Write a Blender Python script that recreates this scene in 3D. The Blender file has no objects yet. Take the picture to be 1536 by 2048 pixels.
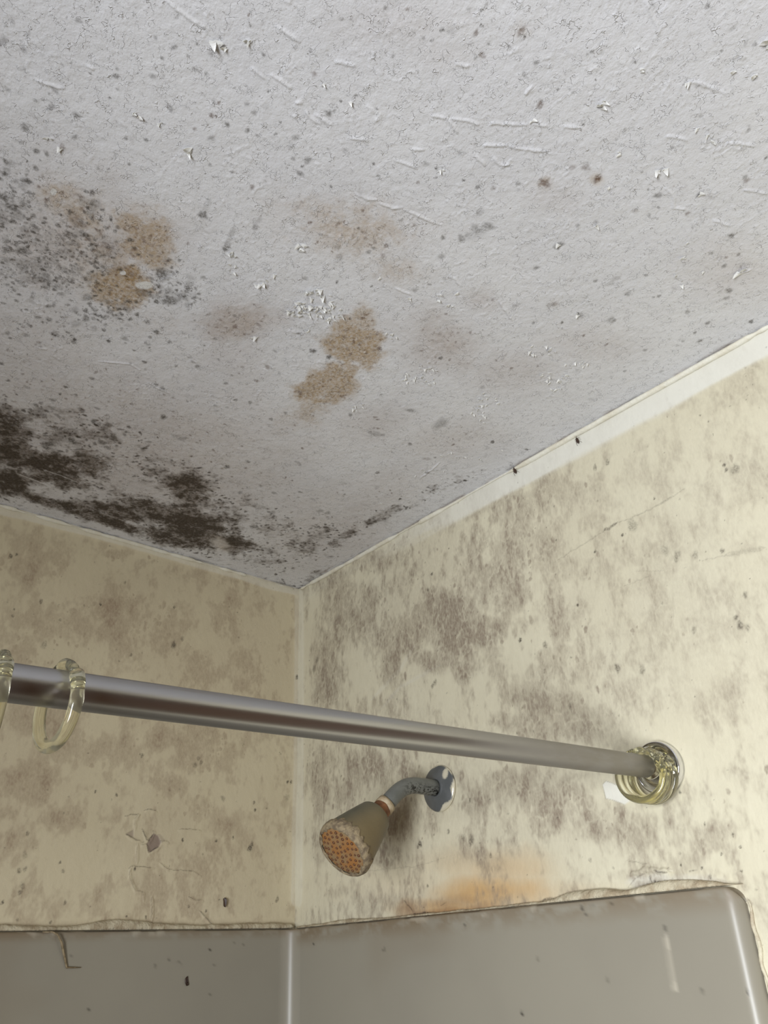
import bpy, bmesh, math, random
import numpy as np
from mathutils import Vector, Matrix

# ------------------------------------------------------------------ camera, world, light, exposure
SC = bpy.context.scene
COL = SC.collection
CAM = np.array([1.2026, -0.8444, 1.7583])
ROT = np.array([[0.6493, 0.7596, -0.0387],      # right
                [0.3889, -0.2879, 0.8751],      # up
                [-0.6536, 0.5833, 0.4823]])     # forward
FPX = 1643.735                                   # focal length for 1536x2048
cam = bpy.data.cameras.new('camera')
cam.sensor_fit = 'VERTICAL'
cam.sensor_height = 36.0
cam.lens = FPX / 2048 * 36.0
cam.clip_start = 0.01
cam_o = bpy.data.objects.new('camera', cam)
COL.objects.link(cam_o)
_r, _u, _f = [Vector(v).normalized() for v in ROT]
_m = Matrix((_r, _u, -_f)).transposed().to_4x4()
_m.translation = Vector(CAM)
cam_o.matrix_world = _m
SC.camera = cam_o

RX, RY, H = 1.95, -1.8, 2.4                      # room size
world = bpy.data.worlds.new('world')
SC.world = world
world.use_nodes = True
world.node_tree.nodes['Background'].inputs[0].default_value = (0.75, 0.85, 1.0, 1)
world.node_tree.nodes['Background'].inputs[1].default_value = 0.3

WIN = (1.14, 1.72, 1.02, 1.92)                   # window in the back wall: x0, x1, z0, z1
la = bpy.data.lights.new('window_daylight', 'AREA')
la.shape = 'RECTANGLE'
la.size = WIN[1] - WIN[0] - 0.06
la.size_y = WIN[3] - WIN[2] - 0.06
la.energy = 32.5
la.spread = math.radians(128)
la.color = (0.93, 0.96, 1.0)
lo = bpy.data.objects.new('window_daylight', la)
COL.objects.link(lo)
lo.location = ((WIN[0] + WIN[1]) / 2, RY + 0.03, (WIN[2] + WIN[3]) / 2)
lo.rotation_euler = (math.radians(90), 0, 0)     # shines towards +y

SC.view_settings.view_transform = 'Standard'
SC.view_settings.look = 'None'
SC.view_settings.exposure = 0.0
SC.view_settings.gamma = 1.0
SC.view_settings.use_curve_mapping = False
SC.cycles.max_bounces = 10
SC.cycles.transmission_bounces = 8
SC.cycles.use_denoising = True

rng = np.random.default_rng(7)
random.seed(5)

# ------------------------------------------------------------------ helpers
def hit(px, py, ax, val):
    """point where the sight line through a photo pixel meets the plane coord[ax] = val"""
    d = ROT.T @ np.array([(px - 768) / FPX, (1024 - py) / FPX, 1.0])
    return CAM + d * ((val - CAM[ax]) / d[ax])

def tag(o, label=None, cat=None, group=None, kind=None):
    if label: o['label'] = label
    if cat: o['category'] = cat
    if group: o['group'] = group
    if kind: o['kind'] = kind
    return o

def link(o, parent=None):
    COL.objects.link(o)
    if parent is not None:
        o.parent = parent
    return o

def empty(name, loc=(0, 0, 0)):
    o = bpy.data.objects.new(name, None)
    o.empty_display_size = 0.02
    o.location = loc
    return link(o)

def build(name, bm, mat, parent=None, smooth=True):
    bmesh.ops.recalc_face_normals(bm, faces=bm.faces)
    me = bpy.data.meshes.new(name)
    bm.to_mesh(me)
    bm.free()
    for p in me.polygons:
        p.use_smooth = smooth
    mats = mat if isinstance(mat, (list, tuple)) else [mat]
    for m in mats:
        me.materials.append(m)
    return link(bpy.data.objects.new(name, me), parent)

def frame(axis):
    z = Vector(axis).normalized()
    x = z.orthogonal().normalized()
    return x, z.cross(x), z

def lathe(bm, prof, origin, axis, n=48, wob=None, closed=False):
    """prof: (radius, distance along axis)"""
    X, Y, Z = frame(axis)
    O = Vector(origin)
    rings = []
    for (r, s) in prof:
        ring = []
        for k in range(n):
            a = 2 * math.pi * k / n
            rr = r * (1 + (wob(a, s) if wob else 0))
            ring.append(bm.verts.new(O + Z * s + (X * math.cos(a) + Y * math.sin(a)) * max(rr, 1e-5)))
        rings.append(ring)
    if closed:
        rings.append(rings[0])
    for a, b in zip(rings, rings[1:]):
        for k in range(n):
            bm.faces.new((a[k], a[(k + 1) % n], b[(k + 1) % n], b[k]))
    if not closed:
        for ring, flip in ((rings[0], True), (rings[-1], False)):
            try:
                bm.faces.new(ring[::-1] if flip else ring)
            except ValueError:
                pass
    return rings

def tube(bm, pts, radii, n=16, flat=1.0, cap=True):
    pts = [Vector(p) for p in pts]
    if not hasattr(radii, '__len__'):
        radii = [radii] * len(pts)
    T0 = (pts[1] - pts[0]).normalized()
    N = T0.orthogonal().normalized()
    rings = []
    for i, p in enumerate(pts):
        t = (pts[min(i + 1, len(pts) - 1)] - pts[max(i - 1, 0)]).normalized()
        N = (N - t * N.dot(t)).normalized()
        B = t.cross(N)
        rings.append([bm.verts.new(p + (N * math.cos(2 * math.pi * k / n) + B * flat * math.sin(2 * math.pi * k / n)) * radii[i]) for k in range(n)])
    for a, b in zip(rings, rings[1:]):
        for k in range(n):
            bm.faces.new((a[k], a[(k + 1) % n], b[(k + 1) % n], b[k]))
    if cap:
        bm.faces.new(rings[0][::-1])
        bm.faces.new(rings[-1])

def box(bm, a, b):
    vs = [bm.verts.new((x, y, z)) for x in (a[0], b[0]) for y in (a[1], b[1]) for z in (a[2], b[2])]
    for f in ((0, 1, 3, 2), (4, 6, 7, 5), (0, 4, 5, 1), (2, 3, 7, 6), (0, 2, 6, 4), (1, 5, 7, 3)):
        bm.faces.new([vs[i] for i in f])

def blob_mesh(bm, c, rad, axis=(0, 0, 1), sub=2, jitter=0.0):
    X, Y, Z = frame(axis)
    M = Matrix((X * rad[0], Y * rad[1], Z * rad[2])).transposed().to_4x4()
    M.translation = Vector(c)
    r = bmesh.ops.create_icosphere(bm, subdivisions=sub, radius=1.0)
    for v in r['verts']:
        v.co = v.co * (1 + random.uniform(-jitter, jitter))
    bmesh.ops.transform(bm, matrix=M, verts=r['verts'])

def bez(p0, p1, p2, p3, n=16):
    out = []
    for i in range(n + 1):
        t = i / n
        out.append(tuple((1 - t) ** 3 * a + 3 * (1 - t) ** 2 * t * b + 3 * (1 - t) * t * t * c + t ** 3 * d
                         for a, b, c, d in zip(p0, p1, p2, p3)))
    return out

# ------------------------------------------------------------------ node materials
class NT:
    def __init__(self, name):
        self.m = bpy.data.materials.new(name)
        self.m.use_nodes = True
        self.t = self.m.node_tree
        self.b = self.t.nodes['Principled BSDF']
    def n(self, typ, **kw):
        nd = self.t.nodes.new(typ)
        for k, v in kw.items():
            setattr(nd, k, v)
        return nd
    def l(self, a, b):
        self.t.links.new(a, b)
    def obj(self):
        return self.n('ShaderNodeTexCoord').outputs['Object']
    def noise(self, scale, detail=4, rough=0.55, vec=None, stretch=None):
        v = vec or self.obj()
        if stretch:
            mp = self.n('ShaderNodeMapping')
            mp.inputs['Scale'].default_value = stretch
            self.l(v, mp.inputs['Vector'])
            v = mp.outputs[0]
        nd = self.n('ShaderNodeTexNoise')
        nd.inputs['Scale'].default_value = scale
        nd.inputs['Detail'].default_value = detail
        nd.inputs['Roughness'].default_value = rough
        self.l(v, nd.inputs['Vector'])
        return nd.outputs[0]
    def attr(self, name):
        nd = self.n('ShaderNodeAttribute')
        nd.attribute_name = name
        return nd.outputs['Fac']
    def rng(self, v, a, b, c=0.0, d=1.0):
        nd = self.n('ShaderNodeMapRange')
        nd.interpolation_type = 'SMOOTHSTEP'
        self.l(v, nd.inputs[0])
        for i, q in zip((1, 2, 3, 4), (a, b, c, d)):
            nd.inputs[i].default_value = q
        return nd.outputs[0]
    def math(self, op, a, b):
        nd = self.n('ShaderNodeMath', operation=op)
        for i, q in enumerate((a, b)):
            if isinstance(q, (int, float)):
                nd.inputs[i].default_value = q
            else:
                self.l(q, nd.inputs[i])
        return nd.outputs[0]
    def mix(self, fac, a, b):
        nd = self.n('ShaderNodeMix', data_type='RGBA')
        for i, q in ((0, fac), (6, a), (7, b)):
            if isinstance(q, (int, float)):
                nd.inputs[i].default_value = q
            elif isinstance(q, tuple):
                nd.inputs[i].default_value = q + (1,) if len(q) == 3 else q
            else:
                self.l(q, nd.inputs[i])
        return nd.outputs[2]
    def bump(self, h, dist, strength=1.0, prev=None):
        nd = self.n('ShaderNodeBump')
        nd.inputs['Distance'].default_value = dist
        nd.inputs['Strength'].default_value = strength
        self.l(h, nd.inputs['Height'])
        if prev:
            self.l(prev, nd.inputs['Normal'])
        return nd.outputs[0]
    def set(self, **kw):
        for k, v in kw.items():
            s = self.b.inputs[k.replace('_', ' ')]
            if isinstance(v, (int, float)):
                s.default_value = v
            elif isinstance(v, tuple):
                s.default_value = v + (1,) if len(v) == 3 else v
            else:
                self.l(v, s)
        return self.m

def simple(name, c1, c2, scale=60, rough=0.5, metal=0.0, bump=0.0, bscale=200, **kw):
    t = NT(name)
    col = t.mix(t.rng(t.noise(scale), 0.35, 0.65), c1, c2)
    if bump:
        kw['Normal'] = t.bump(t.noise(bscale), bump)
    return t.set(Base_Color=col, Roughness=rough, Metallic=metal, **kw)

def ceiling_material():
    t = NT('mouldy_ceiling_paint')
    n1, n2 = t.noise(9, 5), t.noise(430, 3)
    c = t.mix(t.rng(n1, 0.3, 0.7), (0.67, 0.672, 0.695), (0.71, 0.712, 0.73))
    area = t.rng(t.noise(26, 4), 0.40, 0.62)
    spk = t.math('MULTIPLY', t.rng(n2, 0.59, 0.68), t.math('ADD', t.math('MULTIPLY', area, 0.30), 0.08))
    c = t.mix(spk, c, (0.24, 0.20, 0.16))
    # hairline crazing of the old paint; crack shading and dirt put into the colour
    w1 = t.math('ABSOLUTE', t.math('SUBTRACT', t.noise(95, 2, 0.5), 0.5), 0.0)
    w2 = t.math('ABSOLUTE', t.math('SUBTRACT', t.noise(150, 2, 0.5, stretch=(1, 1.5, 1)), 0.5), 0.0)
    hair = t.math('MAXIMUM', t.math('MULTIPLY', t.rng(w1, 0.014, 0.0), t.rng(t.noise(60, 2), 0.53, 0.60)),
                  t.math('MULTIPLY', t.rng(w2, 0.016, 0.0), t.rng(t.noise(75, 2, 0.5, stretch=(1.3, 1, 1)), 0.52, 0.60)))
    c = t.mix(t.math('MULTIPLY', hair, 0.13), c, (0.20, 0.17, 0.14))
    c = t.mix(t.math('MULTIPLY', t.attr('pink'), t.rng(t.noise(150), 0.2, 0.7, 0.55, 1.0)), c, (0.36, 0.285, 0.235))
    c = t.mix(t.math('MULTIPLY', t.attr('tan'), t.rng(t.noise(230, 5, 0.65), 0.28, 0.66, 0.45, 1.0)), c, (0.37, 0.25, 0.115))
    c = t.mix(t.math('MULTIPLY', t.attr('tan'), t.rng(t.noise(420, 3), 0.56, 0.68, 0.0, 0.5)), c, (0.17, 0.09, 0.04))
    c = t.mix(t.attr('fresh'), c, (0.68, 0.67, 0.64))
    brk = t.rng(t.noise(380, 4, 0.65), 0.36, 0.58, 0.50, 1.0)
    c = t.mix(t.math('MULTIPLY', t.attr('bdot'), brk), c, (0.10, 0.05, 0.025))
    c = t.mix(t.math('MULTIPLY', t.attr('film'), t.rng(t.noise(300, 5, 0.65), 0.30, 0.62, 0.60, 1.0)), c, (0.105, 0.075, 0.05))
    c = t.mix(t.math('MULTIPLY', t.attr('dot'), brk), c, (0.070, 0.060, 0.048))
    m = t.math('MULTIPLY', t.attr('mould'), t.rng(t.noise(330, 5), 0.30, 0.62, 0.80, 1.0))
    c = t.mix(m, c, (0.040, 0.027, 0.016))
    nb = t.bump(t.noise(170, 3), 0.0012, 0.5)
    nb = t.bump(t.noise(520, 3), 0.0006, 0.5, nb)
    nb = t.bump(hair, 0.0010, 0.7, nb)
    return t.set(Base_Color=c, Roughness=0.62, Normal=nb, Specular_IOR_Level=0.3)

def wall_material(name, base_a, base_b, grime_and_shade, axis_stretch):
    t = NT(name)
    c = t.mix(t.rng(t.noise(7, 4), 0.3, 0.7), base_a, base_b)
    c = t.mix(t.attr('ochre'), c, (0.52, 0.27, 0.06))
    c = t.mix(t.attr('fresh'), c, (0.70, 0.69, 0.62))
    gn = t.rng(t.noise(330, 5, 0.6, stretch=axis_stretch), 0.25, 0.7, 0.60, 1.0)
    c = t.mix(t.math('MULTIPLY', t.attr('grime_and_shade'), gn), c, grime_and_shade)
    c = t.mix(t.attr('bare'), c, (0.25, 0.19, 0.155))
    c = t.mix(t.attr('rust'), c, (0.20, 0.085, 0.025))
    c = t.mix(t.math('MULTIPLY', t.attr('dot'), t.rng(t.noise(400, 4, 0.65), 0.38, 0.58, 0.40, 1.0)), c, (0.055, 0.043, 0.032))
    nb = t.bump(t.noise(120, 4, stretch=axis_stretch), 0.0012, 0.4)
    nb = t.bump(t.noise(600, 3), 0.0003, 0.5, nb)
    return t.set(Base_Color=c, Roughness=0.55, Normal=nb, Specular_IOR_Level=0.3)

M_CEIL = ceiling_material()
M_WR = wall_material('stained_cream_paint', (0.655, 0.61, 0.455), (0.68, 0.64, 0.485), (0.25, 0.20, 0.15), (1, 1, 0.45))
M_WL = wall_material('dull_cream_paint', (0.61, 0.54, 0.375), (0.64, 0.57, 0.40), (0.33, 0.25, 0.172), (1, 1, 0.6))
M_WB = simple('tan_wall_paint', (0.36, 0.31, 0.23), (0.40, 0.35, 0.26), 8)
M_FLOOR = simple('brown_floor_vinyl', (0.10, 0.05, 0.025), (0.15, 0.08, 0.04), 14, 0.5)
M_WOOD = simple('dark_brown_wood', (0.045, 0.018, 0.005), (0.07, 0.03, 0.009), 12, 0.45)
M_WHITE = simple('white_gloss_paint', (0.72, 0.72, 0.70), (0.77, 0.77, 0.75), 30, 0.4)

def surround_material():
    t = NT('grey_fibreglass')
    c = t.mix(t.rng(t.noise(5, 3), 0.3, 0.7), (0.27, 0.248, 0.198), (0.29, 0.267, 0.212))
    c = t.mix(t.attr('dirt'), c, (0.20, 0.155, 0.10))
    c = t.mix(t.attr('speck_and_shade'), c, (0.03, 0.025, 0.02))
    c = t.mix(t.attr('pale'), c, (0.55, 0.50, 0.40))
    return t.set(Base_Color=c, Roughness=t.rng(t.attr('dirt'), 0, 1, 0.34, 0.6), Specular_IOR_Level=0.4,
                 Normal=t.bump(t.noise(40, 2), 0.0006, 0.15))
M_SUR = surround_material()
M_CAULK = simple('old_cream_caulk', (0.62, 0.57, 0.42), (0.44, 0.37, 0.26), 70, 0.7, bump=0.002, bscale=180)
M_CAULKD = simple('dirty_caulk', (0.56, 0.50, 0.36), (0.36, 0.29, 0.19), 70, 0.75, bump=0.002, bscale=200)
M_PALE = simple('pale_filler', (0.72, 0.70, 0.60), (0.66, 0.62, 0.50), 60, 0.6, bump=0.001)
M_FLAKE = simple('peeled_white_paint', (0.80, 0.80, 0.78), (0.70, 0.70, 0.68), 90, 0.45)

# ------------------------------------------------------------------ 2D noise on arrays
def _lat(seed):
    return np.random.default_rng(seed).random((256, 256)).astype(np.float32)
_LATS = {}
def vnoise(u, v, seed):
    L = _LATS.setdefault(seed, _lat(seed))
    iu = np.floor(u).astype(np.int32); iv = np.floor(v).astype(np.int32)
    fu = u - iu; fv = v - iv
    fu = fu * fu * (3 - 2 * fu); fv = fv * fv * (3 - 2 * fv)
    a, b = iu & 255, (iu + 1) & 255
    c, d = iv & 255, (iv + 1) & 255
    return (L[a, c] * (1 - fu) + L[b, c] * fu) * (1 - fv) + (L[a, d] * (1 - fu) + L[b, d] * fu) * fv
def fbm(u, v, seed, octv=4, gain=0.5):
    s = 0; a = 1.0; w = 0
    for o in range(octv):
        s = s + a * vnoise(u * 2 ** o + 17.3 * o, v * 2 ** o + 9.1 * o, seed * 31 + o)
        w += a; a *= gain
    return s / w
def nf(u, v, seed, octv=4, gain=0.5):
    x = fbm(u, v, seed, octv, gain)
    return (x - x.mean()) / (x.std() + 1e-6)
def sst(x, a, b):
    t = np.clip((x - a) / (b - a), 0, 1)
    return t * t * (3 - 2 * t)

class Surf:
    """A finely meshed plaster surface: stain layers and relief live on its own metric grid (u, v)."""
    def __init__(self, kind, u1, v1, step):
        self.kind = kind
        self.nu, self.nv = int(u1 / step) + 1, int(v1 / step) + 1
        self.us = np.linspace(0, u1, self.nu).astype(np.float32)
        self.vs = np.linspace(0, v1, self.nv).astype(np.float32)
        self.u1, self.v1 = u1, v1
        self.U, self.V = np.meshgrid(self.us, self.vs, indexing='ij')
        self.L = {}
        self.h = np.zeros_like(self.U)
    def lay(self, n):
        return self.L.setdefault(n, np.zeros_like(self.U))
    def uv(self, px, py):
        if self.kind == 'ceiling':
            p = hit(px, py, 2, H); return np.array([p[0], -p[1]])
        if self.kind == 'right':
            p = hit(px, py, 1, 0); return np.array([p[0], H - p[2]])
        p = hit(px, py, 0, 0); return np.array([-p[1], H - p[2]])
    def jac(self, px, py):
        c = self.uv(px, py)
        return c, np.stack([self.uv(px + 1, py) - c, self.uv(px, py + 1) - c], 1)
    def win(self, c, R):
        i0, i1 = np.searchsorted(self.us, [c[0] - R[0], c[0] + R[0]])
        j0, j1 = np.searchsorted(self.vs, [c[1] - R[1], c[1] + R[1]])
        return slice(i0, i1), slice(j0, j1)
    def blob(self, layer, px, py, rx, ry, val, rot=0.0, edge=0.6, warp=0.35, freq=22, mode='max', seed=3):
        """soft stain with a ragged outline; centre and half-axes as measured on the photo, turned into wall metres"""
        c, J = self.jac(px, py)
        a = math.radians(rot)
        A = J @ np.array([[math.cos(a) * rx, -math.sin(a) * ry], [math.sin(a) * rx, math.cos(a) * ry]])
        R = np.abs(A).sum(1) * 1.7
        s = self.win(c, R)
        u, v = self.U[s], self.V[s]
        if u.size == 0: return
        Ai = np.linalg.inv(A)
        du, dv = u - c[0], v - c[1]
        e0 = Ai[0, 0] * du + Ai[0, 1] * dv
        e1 = Ai[1, 0] * du + Ai[1, 1] * dv
        d = np.sqrt(e0 * e0 + e1 * e1)
        if warp:
            d = d + (fbm(u * freq, v * freq, seed, 4, 0.6) - 0.5) * 2 * warp
        m = val * (1 - sst(d, 1 - edge, 1 + edge * 0.5))
        l = self.lay(layer)
        if mode == 'max': l[s] = np.maximum(l[s], m)
        elif mode == 'add': l[s] += m
        else: l[s] *= (1 - np.clip(m, 0, 1))
    def dot_uv(self, layer, c, r, val, el=1.0, ang=0.0, soft=0.45, wob=0.25):
        s = self.win(c, (r * el * 1.8 + 0.002,) * 2)
        u, v = self.U[s] - c[0], self.V[s] - c[1]
        if u.size == 0: return
        ca, sa = math.cos(ang), math.sin(ang)
        p, q = (ca * u + sa * v) / (r * el), (-sa * u + ca * v) / r
        d = np.sqrt(p * p + q * q)
        th = np.arctan2(q, p)
        ph = rng.random(3) * 6.28
        d = d * (1 + wob * (0.5 * np.sin(2 * th + ph[0]) + 0.35 * np.sin(3 * th + ph[1]) + 0.3 * np.sin(5 * th + ph[2])))
        m = val * (1 - sst(d, 1 - soft, 1 + soft * 0.6))
        l = self.lay(layer)
        l[s] = np.maximum(l[s], m)
    def dot(self, layer, px, py, r, val, el=1.0, ang=0.0, soft=0.45):
        c, J = self.jac(px, py)
        self.dot_uv(layer, c, max(.88 * r * math.sqrt(abs(np.linalg.det(J))), 0.0009), val, el, ang, soft if r < 4.5 else .6)
    def scatter(self, layer, dens, n, r0, r1, v0, v1, power=2.0, el=1.6, ang=None):
        """n specks, likelier where dens is high"""
        w = dens.ravel().astype(np.float64)
        w = w / w.sum()
        idx = rng.choice(w.size, size=n, p=w)
        for k in idx:
            i, j = divmod(int(k), self.nv)
            r = r0 + (r1 - r0) * rng.random() ** power
            self.dot_uv(layer, (self.us[i], self.vs[j]), r, v0 + (v1 - v0) * rng.random(),
                        1 + (el - 1) * rng.random(), rng.random() * 3.14 if ang is None else ang)
    def line(self, layer, pts, w, val, mode='max', taper=True, jit=0.0, asym=None):
        """stroke along photo points, w = half width in metres; layer 'h' = relief"""
        P = [self.uv(*p) for p in pts]
        Q = []
        for a, b in zip(P, P[1:]):
            n = max(2, int(np.linalg.norm(b - a) / 0.004))
            for i in range(n):
                Q.append(a + (b - a) * i / n)
        Q.append(P[-1])
        Q = np.array(Q)
        if jit:
            Q[1:-1] += rng.normal(0, jit, (len(Q) - 2, 2))
        lo, hi = Q.min(0) - 3 * w, Q.max(0) + 3 * w
        s = self.win((lo + hi) / 2, (hi - lo) / 2)
        u, v = self.U[s], self.V[s]
        if u.size == 0: return
        best = np.full(u.shape, 9.0, np.float32)
        tt = np.zeros_like(best)
        for i, (a, b) in enumerate(zip(Q, Q[1:])):
            d = b - a
            L2 = float(d @ d) + 1e-12
            t = np.clip(((u - a[0]) * d[0] + (v - a[1]) * d[1]) / L2, 0, 1)
            dd = np.hypot(u - a[0] - t * d[0], v - a[1] - t * d[1])
            k = dd < best
            best[k] = dd[k]
            tt[k] = ((i + t) / (len(Q) - 1))[k]
        ww = w * (np.minimum(1, 4 * np.minimum(tt, 1 - tt) + 0.25) if taper else 1.0)
        m = val * (1 - sst(best / ww, 0.25, 1.0))
        tgt = self.h if layer == 'h' else self.lay(layer)
        if mode == 'add': tgt[s] += m
        else: tgt[s] = np.maximum(tgt[s], m)
    def make(self, name, mat, extra, layers):
        """extra: far, plain rectangles of the same surface as (u0, u1, v0, v1)"""
        e = sst(self.u1 - self.U, 0, 0.05) * sst(self.v1 - self.V, 0, 0.05)
        h = self.h * e
        def pos(u, v, h):
            if self.kind == 'ceiling': return np.stack([u, -v, H - h], -1)
            if self.kind == 'right': return np.stack([u, -h, H - v], -1)
            return np.stack([h, -u, H - v], -1)
        co = pos(self.U, self.V, h).reshape(-1, 3)
        idx = np.arange(self.nu * self.nv).reshape(self.nu, self.nv)
        q = np.stack([idx[:-1, :-1], idx[1:, :-1], idx[1:, 1:], idx[:-1, 1:]], -1).reshape(-1, 4)
        nb = len(co)
        for (a, b, c, d) in extra:
            co = np.vstack([co, pos(np.array([a, b, b, a]), np.array([c, c, d, d]), np.zeros(4))])
            q = np.vstack([q, np.arange(len(co) - 4, len(co))[None]])
        p = co[q[0]]
        nrm = np.cross(p[1] - p[0], p[2] - p[1])
        want = {'ceiling': (0, 0, -1), 'right': (0, -1, 0), 'left': (1, 0, 0)}[self.kind]
        if nrm @ np.array(want) < 0:
            q = q[:, ::-1]
        me = bpy.data.meshes.new(name)
        me.vertices.add(len(co)); me.vertices.foreach_set('co', co.astype(np.float32).ravel())
        me.loops.add(q.size); me.loops.foreach_set('vertex_index', q.astype(np.int32).ravel())
        me.polygons.add(len(q))
        me.polygons.foreach_set('loop_start', np.arange(0, q.size, 4, dtype=np.int32))
        me.polygons.foreach_set('loop_total', np.full(len(q), 4, np.int32))
        me.polygons.foreach_set('use_smooth', np.ones(len(q), bool))
        me.update(calc_edges=True)
        for n in layers:
            at = me.attributes.new(n, 'FLOAT', 'POINT')
            val = np.zeros(len(co), np.float32)
            val[:nb] = (np.clip(self.lay(n), 0, 1) * e).ravel()
            at.data.foreach_set('value', val)
        me.materials.append(mat)
        o = link(bpy.data.objects.new(name, me))
        o['kind'] = 'structure'
        return o

# ================================================================== CEILING
C = Surf('ceiling', 1.22, 0.92, 0.0012)
U, V = C.U, C.V
# --- relief: brush texture, wrinkles and worm-like cracks in the old paint
C.h += (fbm(U * 30, V * 30, 5, 4) - 0.5) * 0.0012
C.h += (fbm(U * 160, V * 160, 6, 2) - 0.5) * 0.0004
wr = np.abs(fbm(U * 55, V * 75, 8, 3) - 0.5)
crk = (1 - sst(wr, 0.0, 0.030)) * sst(fbm(U * 40, V * 40, 9, 3), 0.50, 0.62)
near = sst(V + 0.35 * U, 0.30, 0.62)
C.h += crk * (0.00015 + 0.00038 * near)
wr2 = np.abs(fbm(U * 95 + 3, V * 70, 18, 3) - 0.5)
C.h += (1 - sst(wr2, 0.0, 0.035)) * sst(fbm(U * 60, V * 60, 19, 3), 0.52, 0.64) * 0.0003
for pts in ([(862, 230), (890, 236)], [(893, 236), (905, 250), (916, 265)], [(903, 237), (945, 242), (958, 249)],
            [(980, 250), (985, 245), (1016, 247), (1055, 249)], [(1068, 248), (1096, 252)], [(1125, 252), (1162, 256)],
            [(967, 293), (972, 290), (1000, 291), (1012, 291)], [(1016, 293), (1050, 298), (1095, 303)],
            [(1453, 287), (1480, 287), (1513, 292)], [(825, 299), (849, 299)], [(670, 124), (690, 127), (713, 132)],
            [(630, 228), (665, 250)], [(711, 388), (735, 398), (755, 400)], [(760, 407), (785, 416), (805, 415)],
            [(812, 421), (840, 433), (883, 450)], [(553, 52), (570, 64), (600, 84)], [(500, 135), (530, 157)],
            [(540, 147), (585, 178)], [(790, 575), (822, 590)], [(900, 549), (922, 571)], [(998, 602), (1024, 640)],
            [(1424, 440), (1460, 451)], [(1487, 380), (1536, 387)], [(1330, 376), (1347, 392), (1348, 415), (1372, 419)],
            [(1480, 546), (1503, 538)], [(1376, 163), (1390, 163), (1415, 172), (1450, 188)], [(1330, 273), (1345, 272), (1375, 280)],
            [(70, 160), (105, 170), (130, 176)], [(330, 0), (385, 41), (410, 55)], [(840, 957), (880, 925)], [(175, 132), (190, 140)],
            [(75, 695), (95, 698)], [(195, 722), (260, 728), (280, 740)], [(295, 765), (340, 787)], [(612, 222), (617, 232), (640, 248)],
            [(950, 310), (970, 330)], [(985, 312), (998, 330), (1020, 328)], [(1050, 190), (1066, 172)], [(590, 205), (605, 205)],
            [(584, 231), (595, 233)], [(700, 276), (735, 280)], [(790, 320), (835, 337)], [(910, 126), (940, 132)], [(1290, 0), (1304, 32), (1322, 70)]):
    C.line('h', pts, 0.0019, 0.0010, 'add', jit=0.0004)

# --- broad tints and water stains
B = C.blob
B('pink', 1460, 540, 110, 70, 0.22, edge=.9); B('pink', 1110, 395, 60, 35, 0.18, edge=.9); B('pink', 1180, 690, 110, 40, 0.22, edge=.9)
B('pink', 790, 45, 170, 60, 0.14, edge=.9); B('pink', 880, 110, 90, 40, 0.14, edge=.9)
B('pink', 480, 640, 90, 48, 0.62, edge=.8, warp=.5); B('pink', 470, 720, 70, 60, 0.22, edge=.9, warp=.5)
B('pink', 890, 690, 100, 62, 0.60, 25, edge=.9, warp=.5); B('pink', 1010, 745, 100, 50, 0.28, edge=.9)
B('pink', 745, 850, 90, 50, 0.26, edge=.9); B('pink', 900, 880, 120, 45, 0.26, edge=.9); B('pink', 960, 600, 40, 30, .30, edge=.9)
B('pink', 60, 470, 160, 160, 0.30, edge=.9); B('pink', 230, 500, 150, 90, 0.28, edge=.9)
B('pink', 640, 1060, 160, 100, 0.30, edge=.9); B('pink', 720, 1020, 150, 60, 0.26, -30, edge=.9); B('pink', 420, 960, 240, 90, .20, 15, edge=.9)
B('pink', 250, 830, 300, 100, 0.16, edge=.9); B('pink', 60, 720, 90, 60, .14, edge=.9)
B('tan', 690, 450, 175, 72, 0.52, 8, edge=.9, warp=.55); B('tan', 790, 540, 97.6, 36.6, 0.40, 10, edge=.9, warp=.5); B('tan', 620, 445, 73.2, 54.9, 0.18, edge=.9)
B('tan', 725, 635, 31.72, 39.04, 0.62, edge=.5, warp=.5); B('tan', 705, 685, 70.76, 48.8, 0.86, -10, edge=.45, warp=.5, freq=45)
B('tan', 735, 690, 29.28, 61, 0.8, edge=.5, warp=.45, freq=45); B('tan', 655, 765, 75.64, 46.36, 0.82, -25, edge=.45, warp=.5, freq=45)
B('tan', 690, 770, 36.6, 31.72, 0.7, edge=.6, warp=.4, freq=45); B('tan', 620, 815, 43.92, 36.6, 0.5, -40, edge=.8, warp=.4); B('tan', 575, 840, 48.8, 30.5, 0.25, -35, edge=.9)
B('tan', 650, 716, 26, 8, 0.8, 0, edge=.5, warp=.3, mode='mul')
B('tan', 115, 385, 51.24, 41.48, 0.55, 30, edge=.7, warp=.5, freq=40); B('tan', 165, 430, 48.8, 36.6, 0.55, 45, edge=.7, warp=.5, freq=40)
B('tan', 285, 480, 75.64, 63.44, 0.75, 20, edge=.6, warp=.55, freq=40); B('tan', 240, 570, 70.76, 51.24, 0.85, 15, edge=.5, warp=.55, freq=45)
B('tan', 262, 548, 21.96, 26.84, 1, 20, edge=.5, warp=.4, freq=60); B('tan', 210, 500, 73.2, 48.8, 0.45, 30, edge=.8, warp=.5); B('tan', 350, 440, 73.2, 48.8, 0.2, edge=.9)
B('tan', 320, 640, 85.4, 29.28, 0.2, edge=.9); B('tan', 1090, 366, 17.08, 14.64, 0.5, edge=.8); B('tan', 1195, 360, 17.08, 14.64, 0.5, edge=.8); B('tan', 1110, 606, 14.64, 12.2, 0.4, edge=.9)
B('tan', 1042, 60, 21.96, 19.52, 0.3, edge=.9); B('tan', 480, 650, 73.2, 36.6, 0.25, edge=.9)
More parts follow.
